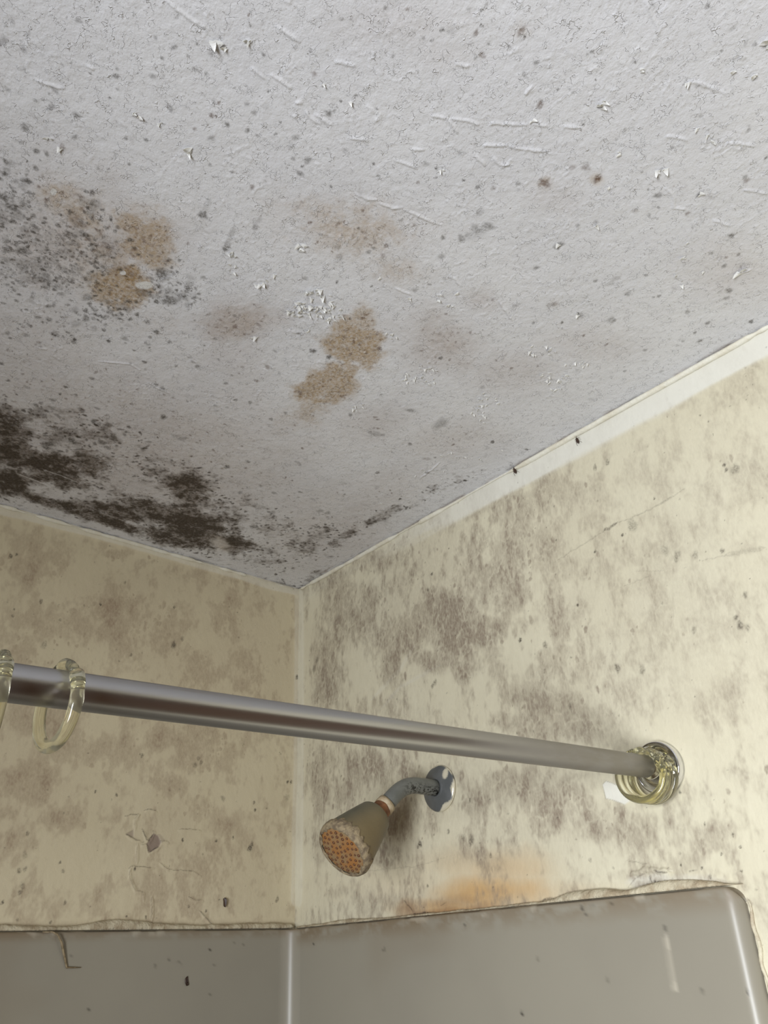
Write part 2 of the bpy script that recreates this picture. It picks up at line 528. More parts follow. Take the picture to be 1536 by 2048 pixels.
B('tan', 190, 480, 90, 90, .40, 35, edge=.9, warp=.5, freq=40); B('tan', 290, 440, 70, 50, .4, edge=.9, warp=.5); B('tan', 200, 560, 80, 50, .35, edge=.9, warp=.5); B('bdot', 150, 440, 24, 14, .35, 45, edge=.9, warp=.6, freq=60); B('bdot', 215, 490, 30, 18, .30, 30, edge=.9, warp=.6, freq=60); B('bdot', 245, 540, 24, 14, .25, edge=.9, warp=.6, freq=60)
B('pink', 250, 900, 420, 170, .42, 15, edge=.9, warp=.2); B('pink', 60, 700, 200, 140, .28, edge=.9); B('tan', 450, 930, 220, 120, .10, edge=.9)  # broad lower-left tint puts the warm wall bounce into the colour
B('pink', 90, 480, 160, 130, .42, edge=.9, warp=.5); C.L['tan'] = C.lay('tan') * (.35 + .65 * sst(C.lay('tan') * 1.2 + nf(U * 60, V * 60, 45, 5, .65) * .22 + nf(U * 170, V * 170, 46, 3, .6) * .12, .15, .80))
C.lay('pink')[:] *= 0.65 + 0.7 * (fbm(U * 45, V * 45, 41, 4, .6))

# --- heavy black-brown mould where the ceiling meets the left wall, and the dotted colony above it
md = np.zeros_like(U)
def M(px, py, rx, ry, v, rot=0, e=.9, w=.25): B('_md', px, py, rx, ry, v, rot, edge=e, warp=w, freq=30)
for a in ((20, 900, 60, 42, 1.0), (80, 925, 130, 36, .95, 12), (25, 965, 60, 40, .95, 15), (185, 930, 55, 44, .85, 20), (120, 960, 110, 26, .8, 10),
          (370, 975, 85, 48, .80, 20), (330, 950, 110, 40, .45, 15), (385, 1055, 95, 56, 1.0, 15), (300, 1020, 90, 36, .80, 18), (240, 1025, 80, 24, .9, 18),
          (110, 1005, 130, 16, .95, 14), (210, 1040, 130, 16, .98, 17), (470, 1085, 70, 34, .78, 15), (440, 1030, 90, 60, .55, 15), (540, 1120, 60, 36, .45, 15),
          (520, 1060, 100, 60, .34), (610, 1100, 70, 40, .40), (120, 860, 240, 50, .50, 10), (0, 860, 90, 70, .80), (330, 1075, 110, 20, .85, 17),
          (640, 1060, 60, 26, .45), (690, 1070, 60, 22, .5, -30), (760, 1035, 70, 18, .46, -30), (850, 990, 70, 15, .42, -30), (930, 955, 60, 12, .42, -28), (560, 1165, 50, 14, .4, 15), (620, 1160, 40, 18, .42, -30)):
    M(*a)
M(-110, 880, 100, 60, .85, 12); M(-120, 935, 110, 20, .9, 15); M(-250, 860, 90, 50, .6, 12)
for a in ((300, 985, 60, 18, .75, 18), (100, 987, 50, 14, .6, 15), (430, 1062, 22, 8, .0), (262, 965, 40, 14, .6, 20), (55, 850, 30, 10, .4)):
    B('_md', a[0], a[1], a[2], a[3], a[4], a[5] if len(a) > 5 else 0, edge=.8, warp=.4, mode='mul')
md = C.lay('_md')
f1 = nf(U * 48, V * 48, 61, 5, .62)
f2 = nf(U * 200, V * 200, 62, 3, .6)
C.L['film'] = .85 * sst(md + f1 * .13 + f2 * .05, .25, .62) * (.6 + .4 * sst(md, .3, .8))
film = sst(md + f1 * .17 + f2 * .10, .58, .98)
C.L['mould'] = film * .92
C.scatter('mould', np.where(md > .16, md, 0) ** 1.3 * (1 - .7 * film), 2200, .0008, .0028, .45, .95, 2.4, 2.2)
B('_dd', 20, 430, 90, 110, .9, edge=.9); B('_dd', 110, 520, 140, 90, .9, edge=.9); B('_dd', 50, 540, 80, 60, .7); B('_dd', 200, 620, 90, 34, .8, edge=.8)
B('_dd', 350, 585, 70, 40, .85, edge=.8); B('_dd', 180, 450, 50, 60, .6); B('_dd', 300, 550, 90, 60, .4, edge=.9); B('_dd', 150, 650, 240, 60, .22, edge=.9)
B('_dd', -100, 430, 110, 100, .8, edge=.9); B('tan', -90, 380, 60, 40, .4, edge=.8)
dd = C.lay('_dd')
C.scatter('dot', dd ** 1.5, 1350, .0008, .0026, .4, .95, 2.6, 1.5)
C.scatter('dot', dd ** 2, 150, .003, .0062, .2, .42, 1.5, 1.5)
C.L['dot'] = np.maximum(C.lay('dot'), sst(dd + nf(U * 60, V * 60, 71, 4, .6) * .3, .95, 1.7) * .5)
# brown pepper in the tan and pink stains and tints
st = np.clip(C.lay('tan') + C.lay('pink') * .8, 0, 1)
C.scatter('bdot', np.where(st > .15, st, 0) ** 1.3, 1500, .0007, .0019, .25, .75, 2, 2.2)
C.scatter('dot', 0.15 + .5 * sst(U * -1 + .6 * 1, -.2, .6), 900, .0007, .0020, .15, .6, 2.5, 2.0)
C.scatter('dot', 0.1 + .8 * sst(-U + .55, -.1, .5), 120, .0014, .0034, .18, .42, 1.5, 1.5)

# --- single spots read off the photo: x, y, radius (px), strength
for x, y, r, v in ((157, 41, 6, .6), (425, 104, 9, .42), (349, 94, 6, .6), (325, 116, 5, .6), (306, 152, 6, .5), (327, 153, 4, .4), (340, 216, 7, .55),
        (423, 276, 7, .5), (494, 208, 6, .45), (509, 225, 6, .45), (428, 203, 5, .4), (455, 249, 5, .8), (495, 261, 5, .7), (219, 195, 3, .95),
        (180, 147, 3, .7), (103, 214, 7, .5), (150, 229, 7, .6), (155, 232, 6, .6), (49, 255, 9, .75), (149, 274, 6, .55), (93, 306, 5, .5), (12, 324, 6, .8),
        (258, 328, 4, .7), (232, 152, 6, .9), (234, 137, 5, .5), (108, 178, 7, .45), (113, 184, 5, .5), (47, 100, 7, .5), (25, 43, 5, .45), (55, 68, 6, .35),
        (47, 138, 5, .35), (124, 130, 4, .4), (71, 201, 5, .4), (196, 336, 4, .5), (420, 330, 4, .55), (465, 345, 4, .5), (354, 33, 5, .4), (311, 75, 5, .5),
        (134, 36, 3, .5), (202, 62, 3, .45), (377, 111, 3, .6), (394, 88, 4, .6), (441, 75, 4, .35), (292, 280, 4, .8), (98, 187, 3, .55), (501, 52, 2.5, .9),
        (964, 20, 4, .7), (903, 63, 10, .28), (864, 81, 4, .6), (847, 76, 4, .5), (656, 227, 6, .75), (661, 223, 4, .6), (668, 222, 4, .5), (527, 109, 5, .7),
        (620, 103, 4, .5), (656, 112, 3, .5), (646, 171, 3, .8), (591, 275, 7, .5), (583, 291, 7, .3), (586, 317, 5, .5), (615, 321, 8, .6), (620, 318, 5, .6),
        (605, 332, 3, .8), (600, 346, 6, .7), (622, 295, 3, .6), (656, 298, 3, .5), (690, 301, 6, .4), (508, 225, 6, .45), (515, 271, 4, .5), (920, 306, 6, .35),
        (756, 352, 4, .6), (712, 191, 4, .7), (681, 203, 3, .8), (752, 217, 3, .5), (852, 328, 6, .35), (872, 355, 3, .8), (872, 337, 3, .9), (683, 38, 4, .6),
        (702, 38, 3, .5), (760, 46, 3, .5), (664, 24, 4, .4), (937, 19, 5, .3), (771, 16, 5, .5), (536, 183, 2.5, .9), (561, 244, 2.5, .8), (551, 267, 3, .7),
        (532, 254, 2.5, .7), (786, 112, 4, .5), (977, 88, 3, .6), (1018, 93, 4, .6), (882, 61, 3, .95), (886, 59, 2.5, .9), (962, 50, 2.5, .95), (966, 52, 2.5, .9),
        (747, 328, 3, .9), (1049, 73, 3, .9), (1072, 125, 6, .55), (1184, 103, 4, .7), (1175, 108, 4, .4), (1415, 12, 6, .55), (1200, 213, 6, .6), (1167, 249, 2.5, .9),
        (1250, 259, 4, .35), (1233, 279, 4, .35), (1322, 339, 4, .6), (1532, 315, 4, .7), (1490, 354, 5, .6), (1443, 102, 3, .8), (1508, 158, 5, .5), (1299, 16, 3, .6),
        (1191, 159, 2.5, .95), (1270, 125, 2.5, .9), (1019, 93, 3, .6), (1531, 90, 5, .5), (1344, 295, 4, .5), (1116, 179, 3, .7), (1036, 367, 5, .5), (1316, 391, 7, .7),
        (1399, 388, 6, .9), (1463, 471, 6, .7), (1118, 490, 7, .75), (1112, 495, 5, .6), (1072, 536, 5, .6), (1233, 556, 7, .3), (1223, 564, 7, .25), (1191, 562, 4, .6),
        (1255, 587, 6, .5), (1318, 592, 4, .6), (1458, 581, 6, .7), (1453, 596, 5, .5), (1156, 627, 2.5, .95), (1160, 631, 6, .5), (1222, 641, 8, .4), (1228, 640, 4, .6),
        (1375, 624, 5, .6), (1415, 646, 5, .7), (1390, 665, 3, .7), (1400, 682, 4, .7), (1502, 643, 5, .9), (1422, 506, 4, .5), (1448, 532, 5, .5), (1477, 509, 4, .6),
        (1298, 430, 4, .5), (1317, 415, 3, .6), (1192, 444, 5, .4), (1155, 451, 4, .5), (1124, 645, 3, .8), (1067, 645, 3, .6), (1297, 379, 3, .6), (510, 455, 6, .6),
        (512, 445, 7, .3), (662, 373, 4, .5), (955, 374, 5, .7), (927, 360, 3, .9), (960, 425, 9, .35), (950, 455, 9, .45), (976, 452, 10, .6), (957, 462, 7, .6),
        (923, 477, 8, .6), (935, 470, 6, .4), (886, 476, 5, .7), (803, 440, 4, .5), (747, 496, 4, .6), (737, 504, 5, .6), (679, 513, 7, .35), (717, 456, 3, .8),
        (676, 494, 5, .4), (883, 513, 7, .4), (674, 564, 3, .95), (743, 573, 2.5, .9), (859, 569, 3, .6), (610, 557, 6, .5), (626, 702, 5, .9), (622, 700, 3, .8), (658, 714, 5, .9),
        (881, 716, 4, .8), (882, 847, 12, .45), (878, 846, 6, .5), (471, 800, 4, .7), (500, 805, 4, .6), (452, 767, 4, .6), (571, 826, 4, .5), (542, 838, 4, .7), (821, 821, 6, .6),
        (701, 830, 4, .6), (454, 934, 5, .8), (496, 923, 4, .6), (596, 925, 4, .4), (820, 888, 4, .7), (752, 868, 9, .35), (740, 865, 4, .5), (598, 667, 4, .6), (469, 631, 4, .5),
        (430, 677, 4, .5), (700, 637, 3, .8), (325, 548, 14, .80), (318, 545, 8, .8), (340, 600, 12, .75), (335, 603, 8, .8), (365, 592, 12, .55), (285, 582, 12, .5), (300, 590, 7, .6),
        (405, 430, 9, .85), (410, 425, 4, .8), (450, 498, 6, .75), (456, 494, 4, .7), (45, 502, 11, .85), (15, 500, 7, .7), (45, 535, 11, .55), (25, 415, 11, .8), (38, 424, 6, .6),
        (55, 362, 8, .9), (8, 395, 10, .85), (85, 560, 11, .75), (92, 552, 8, .6), (170, 470, 8, .9), (140, 468, 8, .75), (70, 455, 8, .7), (175, 595, 10, .6), (313, 664, 6, .9),
        (249, 677, 6, .5), (172, 637, 7, .7), (97, 612, 5, .8), (186, 617, 5, .6), (200, 440, 4, .95), (222, 440, 3, .9), (236, 428, 2.5, .9), (375, 576, 6, .7), (345, 545, 5, .7),
        (75, 634, 6, .6), (98, 639, 6, .7), (85, 644, 3, .9), (15, 666, 5, .6), (52, 670, 5, .6), (20, 676, 3, .8), (110, 665, 5, .5), (295, 644, 6, .55), (208, 636, 4, .6),
        (217, 682, 4, .9), (146, 685, 4, .7), (300, 674, 4, .6), (340, 684, 4, .55), (289, 724, 4, .9), (297, 689, 4, .5), (395, 733, 5, .7), (380, 715, 4, .4), (386, 724, 4, .4),
        (352, 732, 3, .6), (184, 757, 5, .7), (131, 774, 4, .8), (120, 788, 3, .9), (72, 810, 5, .8), (82, 806, 4, .7), (195, 817, 4, .6), (188, 842, 5, .9), (179, 850, 3, .8),
        (327, 834, 6, .85), (88, 831, 5, .6), (16, 761, 4, .7), (2, 727, 5, .8), (350, 872, 6, .4), (362, 878, 6, .5), (370, 876, 5, .4), (152, 790, 3, .7), (105, 800, 5, .5), (163, 820, 5, .5),
        (325, 776, 5, .6), (312, 769, 4, .6), (90, 871, 4, .8), (60, 865, 4, .8), (92, 895, 6, .9), (145, 882, 8, .85), (95, 888, 10, .9), (205, 886, 7, .7), (215, 895, 5, .7), (495, 1000, 4, .7), (480, 985, 4, .6),
        (548, 986, 4, .5), (545, 1025, 5, .5), (600, 930, 3, .5), (755, 945, 4, .7), (765, 870, 4, .5), (985, 884, 4, .9), (1053, 899, 3, .8), (855, 945, 3, .7), (600, 984, 3, .7), (655, 1026, 5, .5), (640, 1022, 5, .5),
        (600, 1178, 7, .95), (1250, 742, 3, .6), (1290, 700, 4, .5)):
    C.dot('dot', x, y, r, v, 1 + .5 * random.random(), random.random() * 3.1)
for x, y, r, v in ((125, 294, 7, .6), (389, 258, 4, .5), (498, 29, 4, .7), (423, 230, 5, .8), (438, 205, 4, .8), (274, 232, 6, .7), (284, 238, 4, .7), (952, 66, 6, .7), (964, 110, 7, .7), (629, 148, 6, .6),
        (815, 18, 4, .6), (1042, 61, 8, .65), (1080, 210, 8, .75), (1172, 335, 8, .5), (1145, 335, 6, .45), (1195, 358, 9, .9), (1090, 366, 9, .75), (1493, 361, 6, .6), (1109, 608, 5, .5),
        (504, 374, 5, .7), (986, 377, 5, .5), (836, 365, 3, .7), (772, 491, 5, .85), (766, 511, 6, .5), (620, 445, 4, .8), (759, 697, 5, .85), (513, 762, 4, .6), (535, 734, 5, .6), (600, 785, 5, .7),
        (470, 653, 5, .7), (725, 637, 4, .8), (854, 918, 5, .4), (1375, 427, 5, .6), (1270, 421, 5, .4), (534, 573, 5, .5), (376, 487, 4, .5), (262, 548, 8, .5), (165, 450, 8, .5), (155, 435, 7, .5), (210, 490, 8, .5), (220, 500, 8, .45), (330, 520, 5, .4), (425, 230, 3, .7), (432, 232, 3, .7)):
    C.dot('bdot', x, y, r, v, 1 + .6 * random.random(), random.random() * 3.1)
for pts, w, v in (([(448, 500), (460, 475), (470, 452)], .0045, .30), ([(510, 457), (516, 444), (522, 432)], .004, .28), ([(404, 433), (412, 414), (421, 396)], .004, .22), ([(925, 478), (950, 468), (985, 452)], .009, .22)):
    C.line('dot', pts, w, v)
# patches where fresh or bare white shows
for x, y, rx, ry in ((107, 384, 7, 7), (290, 570, 18, 8), (246, 546, 6, 4)):
    B('fresh', x, y, rx, ry, 1.0, edge=.25, warp=.3, freq=60)
    for l in ('tan', 'dot', 'bdot', 'pink', 'mould', 'film'): B(l, x, y, rx, ry, 1.0, edge=.25, warp=.3, freq=60, mode='mul')
for l in ('mould', 'film'): B(l, 440, 1086, 24, 11, .9, 20, edge=.5, warp=.5, freq=60, mode='mul')
B('tan', 445, 1086, 26, 13, .4, 20, edge=.5, warp=.5)
B('fresh', 428, 1082, 14, 6, .35, 20, edge=.5, warp=.4)
for pts in ([(82, 938), (120, 950), (158, 966)], [(30, 945), (60, 957), (105, 974)]):
    C.line('mould', pts, .0016, -.6, 'add'); C.line('film', pts, .0016, -.5, 'add'); C.line('fresh', pts, .0012, .35)
# rag-tag dark line tight in the joint with the left wall
C.line('_j', [(0, 1012), (150, 1052), (350, 1107), (520, 1158), (598, 1178)], .011, 1.0, taper=False)
C.line('_k', [(598, 1170), (760, 1092), (885, 1020), (1030, 937), (1150, 870), (1260, 807), (1400, 729), (1536, 652)], .012, 1.0, taper=False)
C.L['mould'] = np.clip(np.maximum(C.lay('mould'), C.lay('_j') * sst(fbm(U * 40, V * 40, 77, 4, .6), .42, .62) * .42), 0, 1)
C.L['pink'] = np.maximum(C.lay('pink'), C.lay('_k') * sst(nf(U * 26, V * 60, 78, 4, .6), -.5, 1) * .85)
C.L['film'] = np.maximum(C.lay('film'), C.lay('_k') * sst(nf(U * 30, V * 70, 79, 4, .6), .2, 1.4) * .6)
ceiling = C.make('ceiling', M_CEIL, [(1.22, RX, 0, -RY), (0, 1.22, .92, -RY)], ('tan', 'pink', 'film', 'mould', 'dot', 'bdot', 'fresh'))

# --- curled flakes of paint hanging from the ceiling
fb = bmesh.new()
def flake(px, py, size, ang=None, curl=None):
    p = hit(px, py, 2, H - .0008)
    p = Vector(p)
    a = random.uniform(0, 6.28) if ang is None else ang
    d = Vector((math.cos(a), math.sin(a), 0)); s = Vector((-math.sin(a), math.cos(a), 0))
    cu = curl or random.uniform(.35, .95)
    size *= .82; w0 = size * random.uniform(.5, 1.1); n = 5
    sk = random.uniform(-.4, .4)
    top = []
    for i in range(n + 1):
        t = i / n
        w = w0 * (1 - t) ** .8 + .0002
        base = p + d * (size * t * (1 - .35 * cu * t)) + s * (sk * size * t) + Vector((0, 0, -size * cu * t ** 1.6 * .8))
        top.append([base + s * (w * (q - .5)) + Vector((0, 0, -.12 * w * (1 - abs(2 * q - 1)))) for q in (0, .5, 1)])
    th = Vector((0, 0, .00022))
    va = [[fb.verts.new(q) for q in r] for r in top]
    vb = [[fb.verts.new(q + th) for q in r] for r in top]
    for i in range(n):
        for j in range(2):
            fb.faces.new((va[i][j], va[i + 1][j], va[i + 1][j + 1], va[i][j + 1]))
            fb.faces.new((vb[i][j + 1], vb[i + 1][j + 1], vb[i + 1][j], vb[i][j]))
        fb.faces.new((va[i][0], vb[i][0], vb[i + 1][0], va[i + 1][0]))
        fb.faces.new((va[i][2], va[i + 1][2], vb[i + 1][2], vb[i][2]))
    fb.faces.new((va[n][0], vb[n][0], vb[n][1], vb[n][2], va[n][2], va[n][1]))
    fb.faces.new((va[0][0], va[0][1], va[0][2], vb[0][2], vb[0][1], vb[0][0]))
def cluster(n, cx, cy, rx, ry, s0, s1):
    for _ in range(n):
        r = math.sqrt(random.random()); a = random.uniform(0, 6.28)
        flake(cx + rx * r * math.cos(a), cy + ry * r * math.sin(a), random.uniform(s0, s1))
cluster(34, 630, 608, 42, 26, .004, .009); cluster(22, 590, 622, 42, 14, .004, .008); cluster(16, 660, 625, 36, 16, .004, .008); cluster(6, 636, 585, 12, 14, .006, .009)
cluster(5, 665, 641, 12, 5, .004, .007); cluster(8, 462, 530, 16, 26, .004, .008); cluster(5, 525, 570, 18, 8, .005, .009)
cluster(14, 835, 758, 36, 18, .004, .007); cluster(8, 860, 735, 28, 10, .003, .006); cluster(7, 715, 815, 22, 8, .003, .006)
cluster(14, 975, 800, 28, 14, .003, .006); cluster(14, 965, 830, 28, 18, .003, .006); cluster(16, 1108, 762, 34, 24, .004, .008); cluster(10, 1160, 728, 28, 14, .003, .006)
cluster(9, 1085, 702, 26, 16, .004, .008); cluster(4, 780, 672, 16, 8, .004, .007); cluster(6, 910, 915, 40, 12, .003, .006); cluster(8, 870, 948, 40, 16, .002, .005)
for x, y, s in ((600, 490, .010), (606, 492, .008), (598, 500, .008), (512, 673, .009), (505, 677, .007), (549, 549, .007), (762, 555, .006), (917, 587, .008), (822, 598, .007), (874, 602, .006),
                (898, 612, .006), (880, 590, .005), (619, 661, .006), (1368, 516, .008), (1480, 545, .012), (1472, 551, .008), (1487, 542, .010), (1330, 338, .009), (1316, 340, .009), (1200, 213, .010),
                (1206, 205, .008), (380, 302, .010), (376, 306, .007), (425, 82, .010), (435, 88, .008), (450, 98, .007), (492, 85, .007), (497, 83, .006), (95, 278, .007), (120, 295, .007), (265, 228, .006), (278, 236, .006),
                (1242, 308, .007), (1528, 90, .012), (1510, 155, .007), (1468, 146, .006), (1379, 164, .007), (1280, 140, .006), (1399, 388, .007), (1118, 488, .007), (1065, 240, .006), (1395, 258, .005), (1416, 270, .006), (1425, 283, .006),
                (1220, 375, .006), (1192, 452, .007), (1363, 570, .006), (1352, 552, .005), (1408, 543, .005), (1376, 486, .005), (1156, 630, .006), (960, 917, .006), (760, 1006, .006), (1003, 900, .005), (880, 340, .005), (645, 168, .005), (700, 204, .005), (317, 246, .005)):
    flake(x, y, s); flake(x + random.uniform(-6, 6), y + random.uniform(-3, 3), s * .6)
pf = build('peeling_paint', fb, M_FLAKE, ceiling, False)
tag(pf, 'curled white flakes of peeling paint', kind='stuff')

# ================================================================== RIGHT WALL (with the shower head)
W = Surf('right', 1.06, 0.67, 0.0011)
U, V = W.U, W.V
W.h += (fbm(U * 10, V * 10, 105, 3) - .5) * .002 + (fbm(U * 120, V * 60, 106, 3) - .5) * .0005
B = W.blob
def G(px, py, rx, ry, v, rot=0): B('_g', px, py, rx, ry, v, rot, edge=.9, warp=.35, freq=16)
W.lay('_g')[:] = .30
for a in ((1020, 1010, 90, 70, .62), (1090, 970, 60, 90, .66), (1060, 1090, 90, 70, .66), (1000, 1170, 80, 70, .78), (890, 1220, 80, 50, .92), (885, 1240, 60, 40, .95), (950, 1260, 80, 40, .85), (900, 1290, 60, 30, .8),
          (760, 1120, 100, 50, .60, -20), (720, 1200, 90, 80, .58), (800, 1270, 90, 50, .76), (660, 1150, 60, 60, .55), (700, 1240, 70, 70, .60), (645, 1350, 40, 80, .85), (780, 1330, 26, 60, .74), (765, 1405, 30, 40, .55),
          (870, 1320, 60, 40, .72), (930, 1350, 40, 30, .6), (1060, 1400, 70, 60, .66), (1150, 1330, 90, 70, .55), (1120, 1230, 90, 80, .58), (1050, 1450, 60, 60, .70), (1160, 1430, 90, 60, .66), (1010, 1440, 30, 40, .7),
          (1040, 1560, 90, 50, .60), (1100, 1610, 80, 70, .74), (1200, 1650, 110, 60, .68), (1290, 1660, 60, 50, .5), (1430, 1660, 80, 40, .58), (1420, 1690, 70, 30, .5), (640, 1560, 40, 100, .70), (730, 1540, 70, 50, .80), (690, 1590, 60, 60, .74),
          (800, 1640, 44, 70, .85), (780, 1710, 40, 40, .7), (820, 1550, 40, 30, .7), (1350, 1050, 150, 60, .42), (1250, 1100, 100, 50, .48), (1490, 780, 60, 40, .48), (1440, 900, 120, 70, .42), (1310, 1190, 80, 60, .52), (1300, 1260, 60, 80, .5),  # first blobs, beside the shower head, hold its shadow as well as dirt
          (1480, 1100, 60, 30, .45), (1470, 1260, 40, 50, .55), (1380, 1250, 40, 40, .5), (1320, 1220, 50, 40, .5), (1440, 1390, 90, 40, .38), (1240, 1380, 80, 60, .5), (1180, 1130, 90, 50, .5), (1300, 960, 120, 70, .42), (1200, 980, 60, 60, .42),
          (680, 1450, 60, 30, .45), (960, 1600, 30, 40, .5), (1250, 1750, 60, 16, .5), (640, 1700, 40, 60, .5), (680, 1780, 50, 30, .42), (1480, 1420, 60, 60, .42), (1490, 1560, 40, 60, .4), (1460, 1520, 40, 40, .4)):
    G(*a)
for a in ((960, 1400, 60, 44, .75), (720, 1370, 44, 56, .75), (712, 1320, 30, 30, .6), (612, 1300, 12, 130, .9), (1400, 1500, 90, 70, .75), (1430, 1340, 60, 60, .6), (1310, 1455, 60, 30, .7), (920, 1760, 240, 36, .75), (1160, 1720, 120, 40, .4),
          (910, 1660, 60, 36, .6), (1050, 1340, 50, 30, .5), (612, 1700, 16, 150, .7), (850, 1400, 50, 40, .6), (1420, 1130, 50, 40, .5), (1220, 1020, 40, 40, .4), (1500, 1700, 30, 60, .7), (1480, 1040, 60, 30, .3)):
    B('_g', a[0], a[1], a[2], a[3], a[4], edge=.9, warp=.4, mode='mul')
g = W.lay('_g')
na = nf(U * 34, V * 22, 111, 4, .55)
nb = nf(U * 105, V * 48, 112, 3, .6)
nc = nf(U * 260, V * 150, 113, 2, .6)
ve = nf(U * 62, V * 30, 114, 3, .55)
vein = 1 - sst(np.abs(ve), .0, .42)                                        # pale runs between the damp cells
ve2 = nf(U * 130, V * 62, 116, 3, .55)
vein2 = 1 - sst(np.abs(ve2), .0, .40)
f = g + na * .13 + nb * .11 + nc * .05
wash = sst(f, .12, .56)
dark = sst(f - .10 * vein, .56, 1.02)
core = sst(nb, .3, 1.7) * sst(f, .30, .60)
veil = .10 + .16 * sst(g + nf(U * 9, V * 9, 115, 4) * .12, .15, .5)
W.L['grime_and_shade'] = np.clip((veil + .42 * wash + .40 * dark + .16 * core) * (1 - .32 * vein - .22 * vein2), 0, 1)
hi = sst(U, .42, .80) * (1 - sst(V, .34, .52))                              # the upper right is only washed over
W.L['grime_and_shade'] = W.L['grime_and_shade'] * (1 - .5 * hi) + .13 * hi
W.scatter('grime_and_shade', np.clip(g - .25, 0, 1) ** 1.5 * (1 - .6 * hi), 1500, .0010, .0042, .45, .9, 2, 2.0, 1.57)
W.scatter('dot', .2 + g, 420, .0007, .0013, .3, .85, 2, 1.4)
for x, y, r, v in ((1470, 938, 10, .5), (1448, 930, 4, .8), (1452, 940, 4, .8), (1330, 1100, 10, .35), (1355, 1110, 8, .4), (1352, 1118, 6, .5), (1390, 1110, 8, .4), (1445, 1102, 5, .7), (1265, 1050, 12, .4), (1262, 1055, 6, .5), (1215, 925, 5, .6), (1190, 935, 5, .6),
                   (1480, 1250, 8, .7), (1472, 1235, 5, .7), (1495, 1255, 6, .5), (1388, 1260, 6, .5), (1490, 1190, 6, .6), (1235, 1336, 7, .7), (1285, 1340, 8, .5), (1090, 1290, 6, .6), (1155, 1210, 3, .9), (1245, 1070, 3, .95), (1040, 1280, 4, .95), (864, 1148, 3, .95), (856, 1180, 2.5, .9),
                   (1190, 1103, 3, .9), (1309, 997, 2.5, .9), (840, 1688, 5, .95), (836, 1694, 3, .7), (896, 1663, 4, .6), (939, 1600, 3, .8), (855, 1772, 2.5, .9), (1180, 1720, 4, .5), (1466, 1670, 3, .9), (1410, 1648, 3, .8), (1481, 1694, 3, .8), (1443, 1708, 3, .7), (981, 1711, 4, .6), (942, 1680, 8, .6), (925, 1675, 5, .5),
                   (1140, 1412, 5, .5), (1310, 1560, 3, .9), (1360, 1585, 3, .9), (870, 1365, 5, .6), (865, 1372, 4, .6), (628, 1338, 5, .6), (634, 1320, 4, .5), (1310, 1763, 3, .95), (1318, 1765, 4, .8), (1302, 1761, 3, .8), (1296, 1772, 4, .7), (1360, 1770, 3, .8), (1420, 1752, 3, .9), (1404, 1736, 3, .8), (1421, 1755, 3, .7), (1362, 1730, 2.5, .9), (1300, 1755, 3, .8)):
    W.dot('dot', x, y, r, v, 1.3, 1.57)
for pts, w, v in (([(1113, 1120), (1165, 1090), (1205, 1064)], .0013, .28), ([(1206, 1064), (1222, 1054), (1236, 1044)], .0030, .62), ([(1236, 1046), (1300, 1020), (1352, 990), (1372, 976)], .0013, .35), ([(1310, 1013), (1352, 990)], .0020, .35),
                  ([(1240, 1175), (1300, 1152)], .0008, .25), ([(1270, 1142), (1332, 1142)], .0008, .25), ([(1395, 1122), (1536, 1098)], .0010, .30), ([(1450, 1110), (1530, 1095)], .004, .22), ([(810, 1372), (808, 1432)], .0010, .30), ([(700, 1745), (830, 1733), (900, 1712)], .0009, .22), ([(1250, 1720), (1300, 1728)], .0010, .35)):
    W.line('dot', pts, w, v, jit=.0006)
W.L['grime_and_shade'] = np.maximum(W.lay('grime_and_shade'), 0)
# ochre water stain running out of the joint over the shower panel
for a in ((965, 1786, 130, 44, .74), (900, 1815, 130, 26, .62), (1000, 1740, 100, 44, .40), (940, 1735, 120, 46, .26), (850, 1815, 90, 26, .40), (860, 1770, 220, 60, .14), (1120, 1790, 120, 30, .18)):
    B('ochre', *a, edge=.9, warp=.35)
B('rust', 890, 1824, 100, 12, .55, -6, edge=.9, warp=.5, freq=40); B('rust', 812, 1822, 22, 26, .45, edge=.7, warp=.5, freq=50); B('rust', 905, 1806, 50, 14, .32, -6, edge=.9, warp=.5, freq=50)
B('rust', 800, 1640, 30, 60, .22, edge=.9, warp=.4); B('rust', 740, 1843, 120, 7, .4, -5, edge=.9, warp=.4)  # the upright blob beside the shower head mixes its shadow with dirt
for pts, w, v in (([(806, 1800), (818, 1812), (826, 1824)], .0012, .7), ([(825, 1829), (845, 1828), (864, 1826)], .0030, .85), ([(880, 1812), (893, 1804)], .0009, .5), ([(690, 1845), (712, 1841), (730, 1842)], .0028, .8)):
    W.line('dot', pts, w, v, jit=.0006)
# band of fresh filler under the ceiling, filled corner, and wiped patches
bandpts = [(600, 1186), (760, 1103), (885, 1033), (1030, 955), (1150, 890), (1260, 828), (1400, 752), (1536, 678)]
W.line('_b', bandpts, .034, 1.0, taper=False)
bw = sst(U, .05, .8) * .55 + .45
W.L['fresh'] = np.maximum(W.lay('fresh'), sst(W.lay('_b') * bw + (fbm(U * 9, V * 70, 121, 4) - .5) * .7, .18, .75) * (.25 + .65 * sst(U, .1, .6)))
W.L['grime_and_shade'] *= 1 - np.clip(W.lay('fresh'), 0, 1) * .9
W.line('_c', [(601, 1190), (600, 1450), (598, 1800)], .016, 1.0, taper=False)
W.L['fresh'] = np.maximum(W.lay('fresh'), .25 * sst(W.lay('_c') + (fbm(U * 30, V * 8, 122) - .5) * .6, .3, .6))
W.L['grime_and_shade'] *= 1 - .65 * sst(W.lay('_c') + (fbm(U * 40, V * 12, 123) - .5) * .8, .3, .6)
W.line('fresh', [(742, 1400), (800, 1340), (830, 1290)], .006, .2); W.line('fresh', [(760, 1420), (800, 1375), (880, 1330)], .005, .22)
